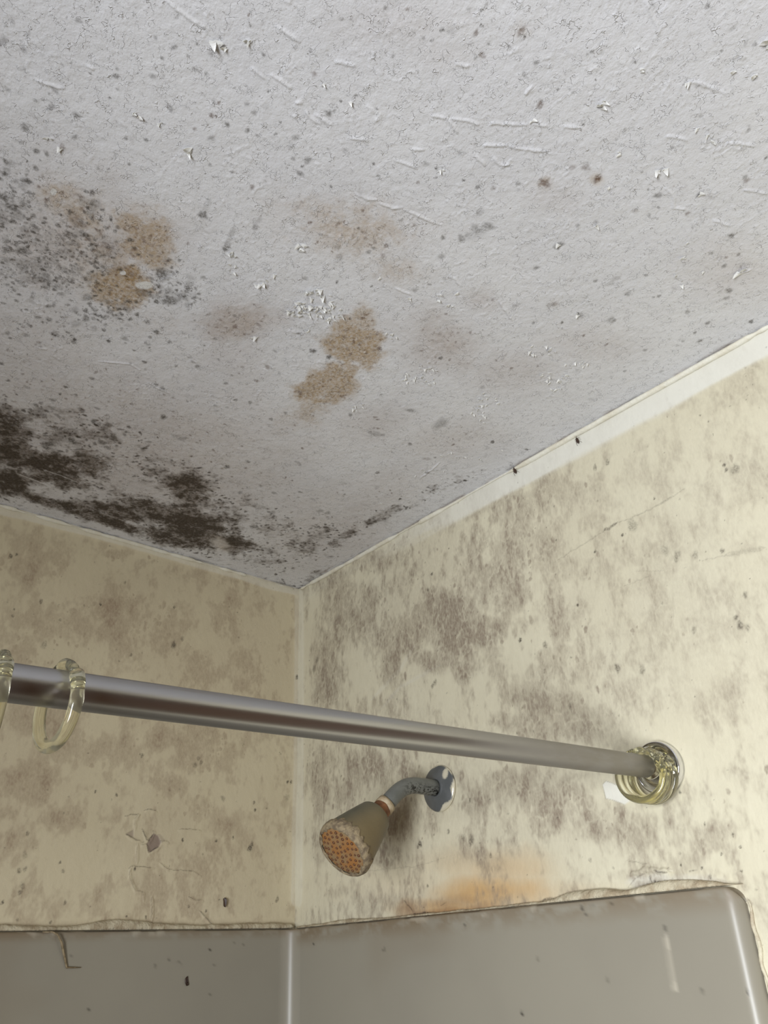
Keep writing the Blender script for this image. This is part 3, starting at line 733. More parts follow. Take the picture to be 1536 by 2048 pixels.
# a chip of white adhesive backing left beside the rod end
def poly(S, layer, pts, val, mode='max', soft=.0008, relief=0):
    P = np.array([S.uv(*p) for p in pts]); lo, hi2 = P.min(0) - .004, P.max(0) + .004
    s = S.win((lo + hi2) / 2, (hi2 - lo) / 2)
    u, v = S.U[s], S.V[s]
    ins = np.zeros(u.shape, bool); dist = np.full(u.shape, 9.0)
    for a, b in zip(P, np.roll(P, -1, 0)):
        c = ((a[1] > v) != (b[1] > v)) & (u < (b[0] - a[0]) * (v - a[1]) / (b[1] - a[1] + 1e-12) + a[0])
        ins ^= c
        d = b - a; t = np.clip(((u - a[0]) * d[0] + (v - a[1]) * d[1]) / (d @ d), 0, 1)
        dist = np.minimum(dist, np.hypot(u - a[0] - t * d[0], v - a[1] - t * d[1]))
    sd = np.where(ins, dist, -dist)
    m = sst(sd, -soft, soft)
    l = S.lay(layer)
    if mode == 'mul': l[s] *= 1 - m * val
    else: l[s] = np.maximum(l[s], m * val)
    if relief: S.h[s] += m * relief
chip = [(1205, 1569), (1212, 1562), (1222, 1565), (1240, 1573), (1254, 1578), (1262, 1600), (1249, 1609), (1225, 1600), (1212, 1597)]
poly(W, 'fresh', chip, .85, relief=.0006)
for l in ('grime_and_shade', 'dot', 'ochre'): poly(W, l, chip, 1.0, 'mul')
W.line('dot', [(1205, 1569), (1212, 1562), (1222, 1565), (1240, 1573)], .0007, .4); W.line('dot', [(1205, 1569), (1211, 1597), (1225, 1600), (1250, 1609)], .0007, .35)
# broken plaster above the panel and relief of old filler
for a in ((1300, 1762, 50, 16, .6), (1380, 1762, 60, 14, .4)): B('fresh', *a, edge=.5, warp=.5, freq=50)
B('grime_and_shade', 1310, 1768, 50, 16, .75, edge=.6, warp=.6, freq=70); B('grime_and_shade', 1420, 1765, 60, 8, .6, edge=.6, warp=.5, freq=60)
W.line('h', [(1262, 1752), (1290, 1738), (1312, 1742), (1345, 1742)], .004, .0025, 'add', jit=.0008)
W.line('dot', [(1310, 1740), (1322, 1745), (1336, 1744)], .0016, .7); W.line('dot', [(1376, 1744), (1396, 1739)], .0010, .6); W.line('dot', [(1255, 1776), (1270, 1757), (1296, 1744)], .0008, .4)
W.line('dot', [(1080, 1804), (1092, 1798), (1110, 1797)], .0022, .7)
W.h += W.lay('_c') * .0008 + W.lay('_b') * .0010
wall_right = W.make('wall_right', M_WR, [(1.06, RX, 0, H), (0, 1.06, .67, H)], ('grime_and_shade', 'ochre', 'fresh', 'bare', 'rust', 'dot'))

# ================================================================== LEFT WALL
Lw = Surf('left', 0.70, 0.67, 0.0011)
U, V = Lw.U, Lw.V
Lw.h += (fbm(U * 9, V * 9, 205, 3) - .5) * .0022 + (fbm(U * 110, V * 70, 206, 3) - .5) * .0005
B = Lw.blob
Lw.lay('_g')[:] = .36
for a in ((60, 1130, 140, 60, .52), (110, 1260, 160, 90, .56), (250, 1230, 120, 90, .62), (330, 1250, 80, 100, .58), (60, 1320, 120, 60, .56), (230, 1110, 30, 14, .8), (300, 1120, 40, 30, .55), (450, 1240, 60, 60, .60), (390, 1150, 40, 30, .55), (470, 1200, 40, 40, .6),
          (340, 1300, 50, 30, .6), (100, 1450, 160, 60, .58), (200, 1500, 140, 70, .60), (60, 1560, 120, 60, .58), (330, 1480, 90, 40, .68), (390, 1520, 90, 50, .66), (340, 1570, 60, 40, .70), (430, 1500, 60, 60, .6), (400, 1620, 70, 40, .60), (440, 1650, 60, 30, .6),
          (130, 1640, 90, 40, .66), (20, 1680, 60, 30, .74), (70, 1690, 30, 24, .7), (40, 1780, 40, 30, .62), (170, 1650, 40, 20, .5), (330, 1790, 30, 20, .5), (430, 1690, 40, 20, .6), (540, 1400, 30, 60, .5), (570, 1600, 14, 60, .55), (500, 1330, 60, 40, .5), (390, 1760, 30, 30, .5)):
    B('_g', *a, edge=.9, warp=.35, freq=14)
for a in ((560, 1280, 40, 100, .6), (400, 1210, 40, 40, .5), (520, 1560, 50, 120, .45), (130, 1730, 100, 60, .7), (250, 1700, 60, 60, .7), (480, 1760, 80, 50, .5), (560, 1750, 30, 100, .6), (330, 1700, 60, 50, .4)):
    B('_g', *a, edge=.9, warp=.35, mode='mul')
g = Lw.lay('_g')
na = nf(U * 28, V * 20, 211, 4, .55); nb = nf(U * 85, V * 52, 212, 3, .6); nc = nf(U * 240, V * 160, 213, 2, .6)
f = g + na * .12 + nb * .10 + nc * .05
veil = .08 + .14 * sst(nf(U * 8, V * 8, 215, 4), -1, 1)
Lw.L['grime_and_shade'] = np.clip(veil + .42 * sst(f, .24, .60) + .36 * sst(f, .60, 1.0), 0, 1)
Lw.scatter('grime_and_shade', np.clip(g - .36, 0, 1) ** 1.4, 900, .0012, .0048, .35, .75, 2, 1.8, 1.57)
Lw.scatter('dot', .2 + g, 200, .0007, .0013, .3, .85, 2, 1.4)
for x, y, r, v in ((594, 1354, 4, .95), (347, 1290, 6, .75), (364, 1278, 4, .5), (348, 1215, 3, .7), (22, 1112, 4, .8), (33, 1109, 3, .7), (82, 1203, 4, .7), (201, 1209, 3, .8), (250, 1165, 3, .5), (28, 1219, 3, .6), (25, 1232, 3, .6), (88, 1290, 7, .45), (262, 1310, 3, .7), (120, 1240, 3, .6),
                   (233, 1590, 3, .9), (191, 1583, 3, .8), (500, 1696, 6, .9), (504, 1688, 4, .7), (365, 1680, 3, .95), (432, 1682, 3, .9), (510, 1620, 3, .8), (508, 1605, 3, .7), (466, 1675, 3, .7), (269, 1738, 3, .95), (101, 1845, 3, .95), (253, 1833, 2.5, .8), (555, 1798, 4, .6), (552, 1802, 3, .6), (292, 1834, 3, .7), (55, 1667, 4, .8),
                   (38, 1742, 5, .7), (50, 1738, 5, .5), (45, 1772, 6, .5), (40, 1785, 5, .6), (5, 1805, 4, .8), (126, 1742, 4, .5), (130, 1805, 4, .6), (575, 1564, 3, .9), (582, 1564, 3, .9), (284, 1511, 4, .6), (50, 1710, 6, .4), (120, 1725, 3, .8), (35, 1840, 3, .7), (412, 1822, 3, .7), (377, 1813, 3, .7), (574, 1595, 6, .35), (390, 1530, 5, .5), (402, 1525, 4, .5), (397, 1517, 4, .5), (446, 1597, 5, .55)):
    Lw.dot('dot', x, y, r, v, 1.3, 1.57)
# cracked, lifted plaster with two bare spots
big = [(293, 1688), (301, 1676), (307, 1667), (317, 1672), (322, 1685), (318, 1693), (306, 1701), (297, 1704)]
lft = [(251, 1668), (267, 1659), (267, 1676)]
poly(Lw, 'bare', big, .9, relief=-.0012); poly(Lw, 'bare', lft, .55, relief=-.0008)
poly(Lw, 'bare', [(305, 1670), (320, 1668), (330, 1680), (321, 1688)], .35)
for pts, w, v in (([(293, 1688), (297, 1704), (318, 1693)], .0011, .75), ([(307, 1667), (306, 1660)], .0011, .7), ([(284, 1657), (290, 1675), (296, 1682), (306, 1668)], .0014, .85), ([(251, 1668), (266, 1677), (280, 1681)], .0013, .8), ([(250, 1632), (278, 1627)], .0010, .6), ([(288, 1621), (298, 1618), (312, 1622)], .0010, .65),
                  ([(268, 1658), (268, 1640), (276, 1628)], .0006, .35), ([(273, 1684), (272, 1725)], .0006, .35), ([(256, 1740), (262, 1732), (285, 1734), (306, 1735)], .0009, .6), ([(316, 1723), (335, 1738), (360, 1740), (385, 1742), (400, 1751)], .0008, .6), ([(258, 1735), (258, 1755), (270, 1780), (285, 1785), (286, 1800)], .0007, .45), ([(302, 1790), (303, 1815), (302, 1840)], .0008, .5),
                  ([(375, 1792), (390, 1800), (405, 1800)], .0009, .6), ([(397, 1820), (412, 1836), (428, 1852)], .0012, .65), ([(354, 1658), (385, 1659), (400, 1660)], .0007, .55), ([(318, 1680), (336, 1684)], .0007, .5), ([(293, 1688), (280, 1690)], .0007, .45)):
    Lw.line('dot', pts, w, v, jit=.0005)
    Lw.line('h', [(x + 2, y + 3) for x, y in pts], .004, .0009, 'add')
Lw.line('_c', [(597, 1190), (596, 1450), (590, 1800)], .014, 1.0, taper=False)
Lw.L['fresh'] = .32 * sst(Lw.lay('_c') + (fbm(U * 30, V * 8, 222) - .5) * .5, .3, .7)
Lw.line('_t', [(0, 1018), (300, 1098), (598, 1186)], .014, 1.0, taper=False)
Lw.L['fresh'] = np.maximum(Lw.lay('fresh'), .45 * sst(Lw.lay('_t') + (fbm(U * 14, V * 60, 223) - .5) * .8, .3, .7))
Lw.L['grime_and_shade'] *= 1 - .7 * np.clip(Lw.lay('_t') + Lw.lay('_c') * .7, 0, 1)
B('fresh', 340, 1106, 26, 6, .8, 17, edge=.5)
B('ochre', 340, 1106, 22, 6, .15, 17, edge=.5)
Lw.line('grime_and_shade', [(0, 1858), (300, 1848), (580, 1850)], .012, .35, taper=False)  # darker line above the panel lip, shade of the gap painted in
Lw.h += Lw.lay('_t') * .0010 + Lw.lay('_c') * .0008
wall_left = Lw.make('wall_left', M_WL, [(.70, -RY, 0, H), (0, .70, .67, H)], ('grime_and_shade', 'ochre', 'fresh', 'bare', 'rust', 'dot'))

# ================================================================== REST OF THE ROOM (behind and beside the camera)
bm = bmesh.new(); box(bm, (0, RY, -.05), (RX, 0, 0)); tag(build('floor', bm, M_FLOOR, smooth=False), kind='structure')
bm = bmesh.new(); box(bm, (RX, RY, 0), (RX + .06, 0, H)); tag(build('wall_side', bm, M_WB, smooth=False), kind='structure')
bm = bmesh.new()
for a, b in (((0, 0), (WIN[0], H)), ((WIN[1], 0), (RX, H)), ((WIN[0], 0), (WIN[1], WIN[2])), ((WIN[0], WIN[3]), (WIN[1], H))):
    box(bm, (a[0], RY - .06, a[1]), (b[0], RY, b[1]))
tag(build('wall_back', bm, M_WB, smooth=False), kind='structure')
bm = bmesh.new()
for a, b in (((WIN[0], WIN[2]), (WIN[0] + .03, WIN[3])), ((WIN[1] - .03, WIN[2]), (WIN[1], WIN[3])), ((WIN[0], WIN[2]), (WIN[1], WIN[2] + .03)), ((WIN[0], WIN[3] - .03), (WIN[1], WIN[3]))):
    box(bm, (a[0], RY - .05, a[1]), (b[0], RY + .02, b[1]))
tag(build('window_1', bm, M_WHITE, smooth=False), kind='structure')
bm = bmesh.new(); box(bm, (.97, -.03, 0), (1.92, .0, 2.05)); tag(build('door_1', bm, M_WOOD, smooth=False), kind='structure')

bm = bmesh.new(); box(bm, (RX - .03, -1.7, 0), (RX, -.06, 2.05)); tag(build('added_dark_panel', bm, M_WOOD, smooth=False), kind='structure')  # unseen dark panel, added to deepen rod reflections and cut bounce

# ================================================================== SHOWER SURROUND
ZT, OFF = 1.8128, 0.016
sec = [(OFF, -1.78)] + [(OFF, -1.7 + i * (1.66 - .66) / 10) for i in range(10)]
sec += [(OFF, -.66 + i * .004) for i in range(155)]
rc = .024
cc = (OFF + rc, -OFF - rc)
sec += [(cc[0] - rc * math.cos(a), cc[1] + rc * math.sin(a)) for a in np.linspace(0, math.pi / 2, 14)]
xr, rn = .7615, .0155
sec += [(x, -OFF) for x in np.arange(OFF + rc + .004, xr - rn - .0025, .004)]
sec += [(xr - rn + rn * math.sin(a), -OFF + rn - rn * math.cos(a)) for a in np.linspace(0, math.pi / 2, 14)]
sec += [(xr, -.0)]
zs = [0, .0006, .0016, .003] + list(np.arange(.006, .19, .0028)) + [.25, .4, .7, 1.0, 1.42]
bm = bmesh.new()
fr = []
sec_n = []
for i, p in enumerate(sec):
    a, b = sec[max(i - 1, 0)], sec[min(i + 1, len(sec) - 1)]
    t = Vector((b[0] - a[0], b[1] - a[1])).normalized()
    sec_n.append((t.y, -t.x))
for (x, y), nrm in zip(sec, sec_n):
    zt = ZT
    r = .016
    if x > xr - r and y > -OFF - .001:
        q = min(1, (x - (xr - r)) / r)
        zt = ZT - r * (1 - math.sqrt(max(0, 1 - q * q))) * .9
    col = []
    for z in zs:
        ins = .003 * (1 - math.sqrt(max(0, 1 - (1 - min(z, .003) / .003) ** 2)))
        col.append(bm.verts.new((x - nrm[0] * ins, y - nrm[1] * ins, zt - z)))
    fr.append(col)
for a, b in zip(fr, fr[1:]):
    for j in range(len(zs) - 1):
        bm.faces.new((a[j], a[j + 1], b[j + 1], b[j]))
for a, b, p, q in zip(fr, fr[1:], sec, sec[1:]):                # top lip running back to the plaster
    def bk(p, v):
        return (0.0, p[1], v.co.z) if p[0] <= OFF + .0001 else ((p[0], 0.0, v.co.z) if p[1] >= -OFF - .0001 else (max(0, p[0] - OFF), min(0, p[1] + OFF), v.co.z))
    v0, v1 = bm.verts.new(bk(p, a[0])), bm.verts.new(bk(q, b[0]))
    try: bm.faces.new((a[0], b[0], v1, v0))
    except ValueError: pass
sur = build('shower_surround', bm, M_SUR)
tag(sur, 'grey fibreglass shower wall panel with rounded corner below the stained plaster', 'shower surround')
me = sur.data
co = np.empty(len(me.vertices) * 3, np.float32); me.vertices.foreach_get('co', co); co = co.reshape(-1, 3)
s = np.where(co[:, 1] < -.03, co[:, 1], co[:, 0]).astype(np.float32)
dz = (ZT - co[:, 2]).astype(np.float32)
rt = co[:, 0] > .03
n1 = fbm(s * 40 + 30, dz * 60, 301, 4, .6); n2 = fbm(s * 160 + 30, dz * 160, 302, 3, .6)
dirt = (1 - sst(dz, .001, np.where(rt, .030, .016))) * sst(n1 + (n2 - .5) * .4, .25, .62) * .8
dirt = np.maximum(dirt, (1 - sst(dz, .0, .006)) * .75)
dirt += .22 * sst(fbm(s * 6 + 9, dz * 6, 303, 3), .55, .75)
pale = (1 - sst(dz, .003, .010)) * sst(fbm(s * 40 + 50, dz * 40, 304, 3), .70, .76) * .35
speck_and_shade = np.zeros(len(co), np.float32)
speck_and_shade = np.maximum(speck_and_shade, (1 - sst(dz, .0003, .0016)) * .85 * sst(fbm(s * 30 + 70, dz * 0, 305, 3), .30, .50)).astype(np.float32)  # dark line along the lip: gap shade painted into the colour
def onpanel(px, py):
    p = hit(px, py, 1, -OFF)
    return p if p[0] > .03 else hit(px, py, 0, OFF)
def sdot(arr, px, py, r, v, el=(1, 1)):
    c = onpanel(px, py)
    d = np.sqrt(((co[:, 0] - c[0]) ** 2 + (co[:, 1] - c[1]) ** 2) / el[0] ** 2 + ((co[:, 2] - c[2]) / el[1]) ** 2)
    arr[:] = np.maximum(arr, v * (1 - sst(d, r * .5, r * 1.3)))
for px, py, v in ((420, 1900, .9), (356, 1923, .8), (365, 1930, .5), (338, 1919, .5), (310, 1932, .4), (422, 1988, .9), (178, 2020, .7), (430, 1930, .6), (628, 1888, .9), (1165, 1816, .8), (1184, 1810, .6), (1170, 1828, .6), (1044, 2027, .9), (1221, 1808, .6), (1213, 1960, .6),
                  (1075, 1918, .3), (930, 1851, .6), (770, 1898, .5), (1403, 1982, .4), (582, 2046, .9), (140, 1911, .6), (470, 1885, .4), (487, 1890, .4), (765, 1900, .4), (1330, 1856, .5), (1495, 1984, .6)):
    sdot(speck_and_shade, px, py, .0020, v)
for t in np.linspace(0, 1, 22):
    sdot(pale, 1333 + 17 * t, 1878 + 98 * t, .0035, .55 if t < .15 or t > .93 else .30)
for n, a in (('dirt', dirt), ('speck_and_shade', speck_and_shade), ('pale', pale)):
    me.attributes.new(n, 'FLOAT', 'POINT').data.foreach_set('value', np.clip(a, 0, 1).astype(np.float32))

# ------------------------------------------------------------------ caulk and filler beads (trim)
def ribbon(name, mat, along, L0, L1, hfun, dfun, z0, step=.003, nsec=7):
    """lumpy bead lying on the panel lip against the plaster"""
    bm = bmesh.new(); rows = []
    for q in np.arange(L0, L1 + step / 2, step):
        hh, dd = hfun(q), dfun(q)
        row = []
        for k in range(nsec):
            a = math.pi / 2 * k / (nsec - 1)
            d = dd * math.sin(a) ** .7 + .0008 * math.sin(q * 900 + k)
            z = z0 + hh * math.cos(a) ** .8
            row.append(bm.verts.new((q, -max(d, -.002), z) if along == 'x' else (max(d, -.002), q, z)))
        row.append(bm.verts.new((q, .004, z0) if along == 'x' else (-.004, q, z0)))
        row.append(bm.verts.new((q, .004, z0 + hh) if along == 'x' else (-.004, q, z0 + hh)))
        rows.append(row)
    n = len(rows[0])
    for a, b in zip(rows, rows[1:]):
        for k in range(n):
            bm.faces.new((a[k], a[(k + 1) % n], b[(k + 1) % n], b[k]))
    bm.faces.new(rows[0]); bm.faces.new(rows[-1][::-1])
    return tag(build(name, bm, mat), kind='structure')
def f1d(q, f, seed): return float(fbm(np.array([q * f + 40], np.float32), np.array([.5], np.float32), seed, 4, .55)[0])
ribbon('trim_1', M_CAULKD, 'y', -1.70, -.012, lambda q: .0055 + .009 * max(0, f1d(q, 18, 401) - .35) + .005 * math.exp(-((q + .285) / .05) ** 2), lambda q: .007 + .007 * f1d(q, 45, 402), ZT + .0016)
def hr(q):
    b = .0022 + .004 * max(0, f1d(q, 25, 411) - .4)
    b += .0075 * math.exp(-((q - .575) / .045) ** 4) + .0085 * math.exp(-((q - .68) / .045) ** 2) + .003 * math.exp(-((q - .13) / .05) ** 2)
    return b * min(1, max(.12, (.764 - q) / .03))
ribbon('trim_2', M_CAULKD, 'x', .012, .762, hr, lambda q: .003 + .006 * f1d(q, 50, 412) + .005 * math.exp(-((q - .62) / .08) ** 2), ZT + .0014)
# torn pale edge running down beside the rounded end of the panel
bm = bmesh.new()
zz = np.arange(1.80, 1.45, -.004)
tube(bm, [(xr + .0022 + .0012 * math.sin(z * 190) + .0025 * max(0, f1d(z, 40, 421) - .5), -.0012, z) for z in zz], [(.0012 + .0020 * f1d(z, 70, 422)) * min(1, (1.803 - z) / .02) for z in zz], 8)
tag(build('trim_3', bm, M_CAULK), kind='structure')
# beads of old filler in the ceiling joints
bm = bmesh.new()
xs = np.arange(.012, 1.94, .004)
tube(bm, [(x, -.0015 - .002 * f1d(x, 20, 431), H - .0035 - .001 * f1d(x, 30, 433)) for x in xs], [.0006 + .0034 * max(0, min(1, (f1d(x, 13, 432) - .36) * 8)) for x in xs], 8)
tag(build('trim_4', bm, M_PALE), kind='structure')
bm = bmesh.new()
ys = np.arange(-1.79, -.012, .004)
tube(bm, [(.0012 + .002 * f1d(y, 20, 441), y, H - .0035) for y in ys], [.0006 + .0030 * max(0, min(1, (f1d(y, 15, 442) - .40) * 8)) for y in ys], 8)
tag(build('trim_5', bm, M_PALE), kind='structure')

# ================================================================== SHOWER CURTAIN ROD
RA, RB = Vector((.698, 0, 1.9365)), Vector((.6895, -1.44, 1.893))
RD = (RB - RA).normalized(); RR = .0119
def rod_at(y): return RA + (RB - RA) * (y / (RB.y - RA.y))
t = NT('brushed_grey_metal')
sep = t.n('ShaderNodeSeparateXYZ'); t.l(t.obj(), sep.inputs[0])
dull = t.rng(sep.outputs[1], -.42, -.12)                       # darker, rougher and less metallic towards the wall end
ns = t.noise(60, 4, stretch=(1, .3, 1))
dl = t.math('MULTIPLY', dull, t.rng(ns, .25, .6, .6, 1.0))
M_ROD = t.set(Base_Color=t.mix(dl, (.40, .395, .40), (.27, .25, .21)), Metallic=t.rng(dl, 0, 1, 1.0, .45), Roughness=t.rng(dl, 0, 1, .30, .50))
t = NT('chrome')
M_CHROME = t.set(Base_Color=(.78, .78, .80), Metallic=1.0, Roughness=t.rng(t.noise(90), .3, .7, .06, .16))
rod = empty('shower_curtain_rod', RA)
tag(rod, 'grey metal shower curtain rod running from wall flange past the shower head', 'curtain rod')
def under(o, root):
    o.parent = root
    o.matrix_parent_inverse = Matrix.Translation(-Vector(root.location))
    return o
bm = bmesh.new()
lathe(bm, [(RR - .0012, .030), (RR, .0315)] + [(RR, s) for s in np.linspace(.06, 1.77, 30)], RA, RD, 40)
under(build('tube', bm, M_ROD), rod)
bm = bmesh.new()
lathe(bm, [(.0095, .018), (.0128, .019), (.0135, .0215), (.0128, .0245), (.0100, .0255), (.0097, .0315)], RA, RD, 40)
tag(under(build('collar', bm, M_CHROME), rod), 'chrome collar ring')
bm = bmesh.new()
lathe(bm, [(.0250, .0), (.0282, .0005), (.0285, .0070), (.0280, .0105), (.0268, .0118), (.0255, .0108), (.0235, .0080), (.0170, .0072), (.0130, .0085), (.0112, .013), (.0100, .020), (.006, .020)], RA, RD, 56)
tag(under(build('flange', bm, M_CHROME), rod), 'chrome dish flange')
bm = bmesh.new()
P2 = rod_at(RY + .001)
lathe(bm, [(.0250, .0), (.0282, .0005), (.0285, .0070), (.0268, .0118), (.0170, .0072), (.0130, .0085), (.0124, .040)], Vector((P2.x, RY, P2.z)), -RD, 40)
under(build('flange', bm, M_CHROME), rod)

# ------------------------------------------------------------------ clear plastic curtain rings
t = NT('clear_yellowed_plastic')
M_RING = t.set(Base_Color=t.mix(t.rng(t.noise(60), .3, .7), (.97, .945, .76), (.95, .915, .68)), Transmission_Weight=.96, IOR=1.45, Roughness=.07)
RG = .0250
def arc(th, r=RG): return (r * math.cos(math.radians(th)), 0, r * math.sin(math.radians(th)))
bm = bmesh.new()
ths = np.linspace(24, -258, 60)
tube(bm, [arc(a) for a in ths], [.0040 - .0008 * sst(np.float32(-a), 60, 240) for a in ths], 16, 1.15)
ring_hoop = bm
bms = bmesh.new()                                                        # socket: thick cup at the front end of the hoop
sk = [(a, r) for a, r in ((12, .0032), (16, .0041), (22, .0046), (32, .0047), (37, .0045), (40, .0038), (41.5, .0026))]
tube(bms, [arc(a) for a, r in sk], [r for a, r in sk], 18)
bmb = bmesh.new()                                                        # ball stud: dome, grooves, small bead, pin
bk_ = [(104, .0026), (98, .0036), (92, .0043), (86, .0046), (80, .0044), (74, .0037), (70, .0031), (68, .0034), (66, .0030), (64, .0032), (61, .0027), (58, .0023), (55, .0030), (52, .0031), (49, .0026), (47, .0016), (42, .0015), (36, .0016)]
tube(bmb, [arc(a) for a, r in bk_], [r for a, r in bk_], 18)
ring0 = empty('curtain_ring')
h0 = build('hoop', ring_hoop, M_RING, ring0); s0 = build('socket', bms, M_RING, ring0); b0 = build('ball_stud', bmb, M_RING, ring0)
used = []
def put_ring(y, label, rz=0, ry=0, rx=0, dx=0, dz=0, s=1.0):
    if not used: r = ring0
    else:
        r = ring0.copy(); COL.objects.link(r)
        for ch in (h0, s0, b0):
            c = ch.copy(); COL.objects.link(c); c.parent = r
    used.append(r)
    p = rod_at(y)
    r.location = (p.x + dx, y, p.z + RR - (RG - .0030) * s + dz)
    r.rotation_euler = (math.radians(rx), math.radians(ry), math.radians(rz))
    r.scale = (s, s, s)
    tag(r, label, 'curtain ring', 'clear plastic shower curtain rings')
put_ring(-.667, 'clear plastic curtain ring hanging alone on the rod, whole hoop in view', 4)
put_ring(-.704, 'clear plastic curtain ring with round snap ball, cut by the picture edge', -10, -4)
put_ring(-.044, 'yellowed clear curtain ring at the wall flange, front one of the bunch', 10, 6)
put_ring(-.0355, 'yellowed clear curtain ring at the wall flange, second from the front', 4, -10)
put_ring(-.0275, 'yellowed clear curtain ring at the wall flange, third from the front', -2, 14)
put_ring(-.0195, 'yellowed clear curtain ring touching the chrome wall flange', 2, -4)

# ================================================================== SHOWER HEAD
SX, SZ = .349, 1.972
sh = empty('showerhead', (SX, 0, SZ))
tag(sh, 'old shower head with rusty orange spray face on a bent grey arm', 'shower head')
t = NT('worn_grey_paint_on_pipe')
sp = t.n('ShaderNodeSeparateXYZ'); t.l(t.obj(), sp.inputs[0])
low = t.rng(sp.outputs[2], SZ + .006, SZ - .008)
chp = t.math('MULTIPLY', t.rng(t.noise(330, 3, .6, stretch=(1, .6, 1)), .50, .56), low)
chp = t.math('MULTIPLY', chp, t.rng(sp.outputs[1], -.085, -.06))
base = t.mix(t.rng(t.noise(40), .35, .65), (.125, .13, .118), (.155, .16, .145))
M_ARM = t.set(Base_Color=t.mix(chp, base, (.012, .011, .009)), Roughness=.42, Normal=t.bump(t.noise(400), .0003))
d = Vector((0, -.7735, -.634)).normalized()
E = Vector((SX, -.1063, 1.9393))
bm = bmesh.new()
K = Vector((SX, -.078, SZ))                                             # bend corner
pts = [(SX, .0, SZ), (SX, -.02, SZ), (SX, -.040, SZ)] + bez((SX, -.042, SZ), (SX, -.068, SZ + .0005), tuple(Vector((SX, -.088, 1.9545)) - d * .006), tuple(Vector((SX, -.091, 1.952))), 18)[1:] + [tuple(E)]
tube(bm, pts, .0108, 24)
under(build('arm', bm, M_ARM), sh)
t = NT('flaking_paint_on_chrome_plate')
M_ESC = t.set(Base_Color=t.mix(t.attr('chip'), t.mix(t.rng(t.noise(50), .35, .65), (.085, .09, .09), (.11, .115, .115)), (.70, .65, .50)), Roughness=t.rng(t.attr('chip'), 0, 1, .38, .22), Metallic=t.rng(t.attr('chip'), 0, 1, 0, .25))
bm = bmesh.new()
lathe(bm, [(.0300, .0), (.0312, .0012), (.0312, .0026), (.0300, .0040)] + [(r, .0042 + .0075 * (1 - (r / .030) ** 2)) for r in np.linspace(.0292, .0135, 12)] + [(.0118, .0120), (.0112, .010)], (SX, 0, SZ), (0, -1, 0), 96)
esc = build('escutcheon', bm, M_ESC)
me = esc.data
co = np.empty(len(me.vertices) * 3, np.float32); me.vertices.foreach_get('co', co); co = co.reshape(-1, 3)
ex, ez = co[:, 0] - SX, co[:, 2] - SZ
rr = np.hypot(ex, ez); an = np.degrees(np.arctan2(ez, ex))
lim = .0312 - .0042 * np.exp(-((an + 8) / 16) ** 2) - .0052 * np.exp(-((an + 62) / 22) ** 2) - .0012 * np.exp(-((an - 95) / 30) ** 2) + .0007 * np.sin(an * .11)
chip_a = sst(rr - lim, -.0004, .0004)  # bared chrome rim coloured cream, the wall's reflection put into the colour
chip_a = np.maximum(chip_a, 1 - sst(np.hypot((ex - .0185) / .0042, (ez - .0165) / .0075), .8, 1.1))
me.attributes.new('chip', 'FLOAT', 'POINT').data.foreach_set('value', chip_a.astype(np.float32))
tag(under(esc, sh), 'round grey wall plate with flaking edge, cream wall reflection painted on the bared chrome')
M_NUT = simple('rusted_nut', (.26, .11, .045), (.15, .065, .03), 120, .75, bump=.0008, bscale=400)
M_TAPE = simple('pale_limescale', (.50, .42, .29), (.40, .30, .18), 150, .75, bump=.0008, bscale=300)
t = NT('olive_stained_plastic')
sp = t.n('ShaderNodeSeparateXYZ'); t.l(t.obj(), sp.inputs[0])
amb = t.rng(sp.outputs[0], SX + .004, SX + .034)
cb = t.mix(t.rng(t.noise(28, 4), .3, .7), (.085, .084, .060), (.118, .112, .078))
M_BELL = t.set(Base_Color=t.mix(t.math('MULTIPLY', amb, .55), cb, (.22, .15, .055)), Roughness=.45, Normal=t.bump(t.noise(150), .0004))
bm = bmesh.new(); lathe(bm, [(.0095, -.007), (.0128, -.006), (.0134, -.001), (.0120, .0025), (.0100, .003)], E, d, 32, lambda a, s: .05 * math.sin(3 * a + s * 500)); tag(under(build('thread_collar', bm, M_TAPE), sh), 'pale crusted collar')
bm = bmesh.new(); lathe(bm, [(.0090, .001), (.0118, .0025), (.0125, .005), (.0128, .012), (.0155, .0165), (.0195, .0195), (.0180, .021)], E, d, 32, lambda a, s: .03 * math.sin(5 * a + s * 300)); tag(under(build('swivel_nut', bm, M_NUT), sh), 'rusty brown nut')
bm = bmesh.new()
lathe(bm, [(.010, .0165), (.0165, .0168), (.0205, .0182), (.0228, .0210), (.0260, .033), (.0300, .050), (.0330, .063), (.0350, .0725), (.0362, .079), (.0362, .086), (.0352, .0890), (.0335, .0895), (.0325, .0880)], E, d, 64)
under(build('bell', bm, M_BELL), sh)
crust = bmesh.new()                                                      # limescale collar with a ragged edge
n = 110; rows = []
Xa, Ya, Za = frame(d)
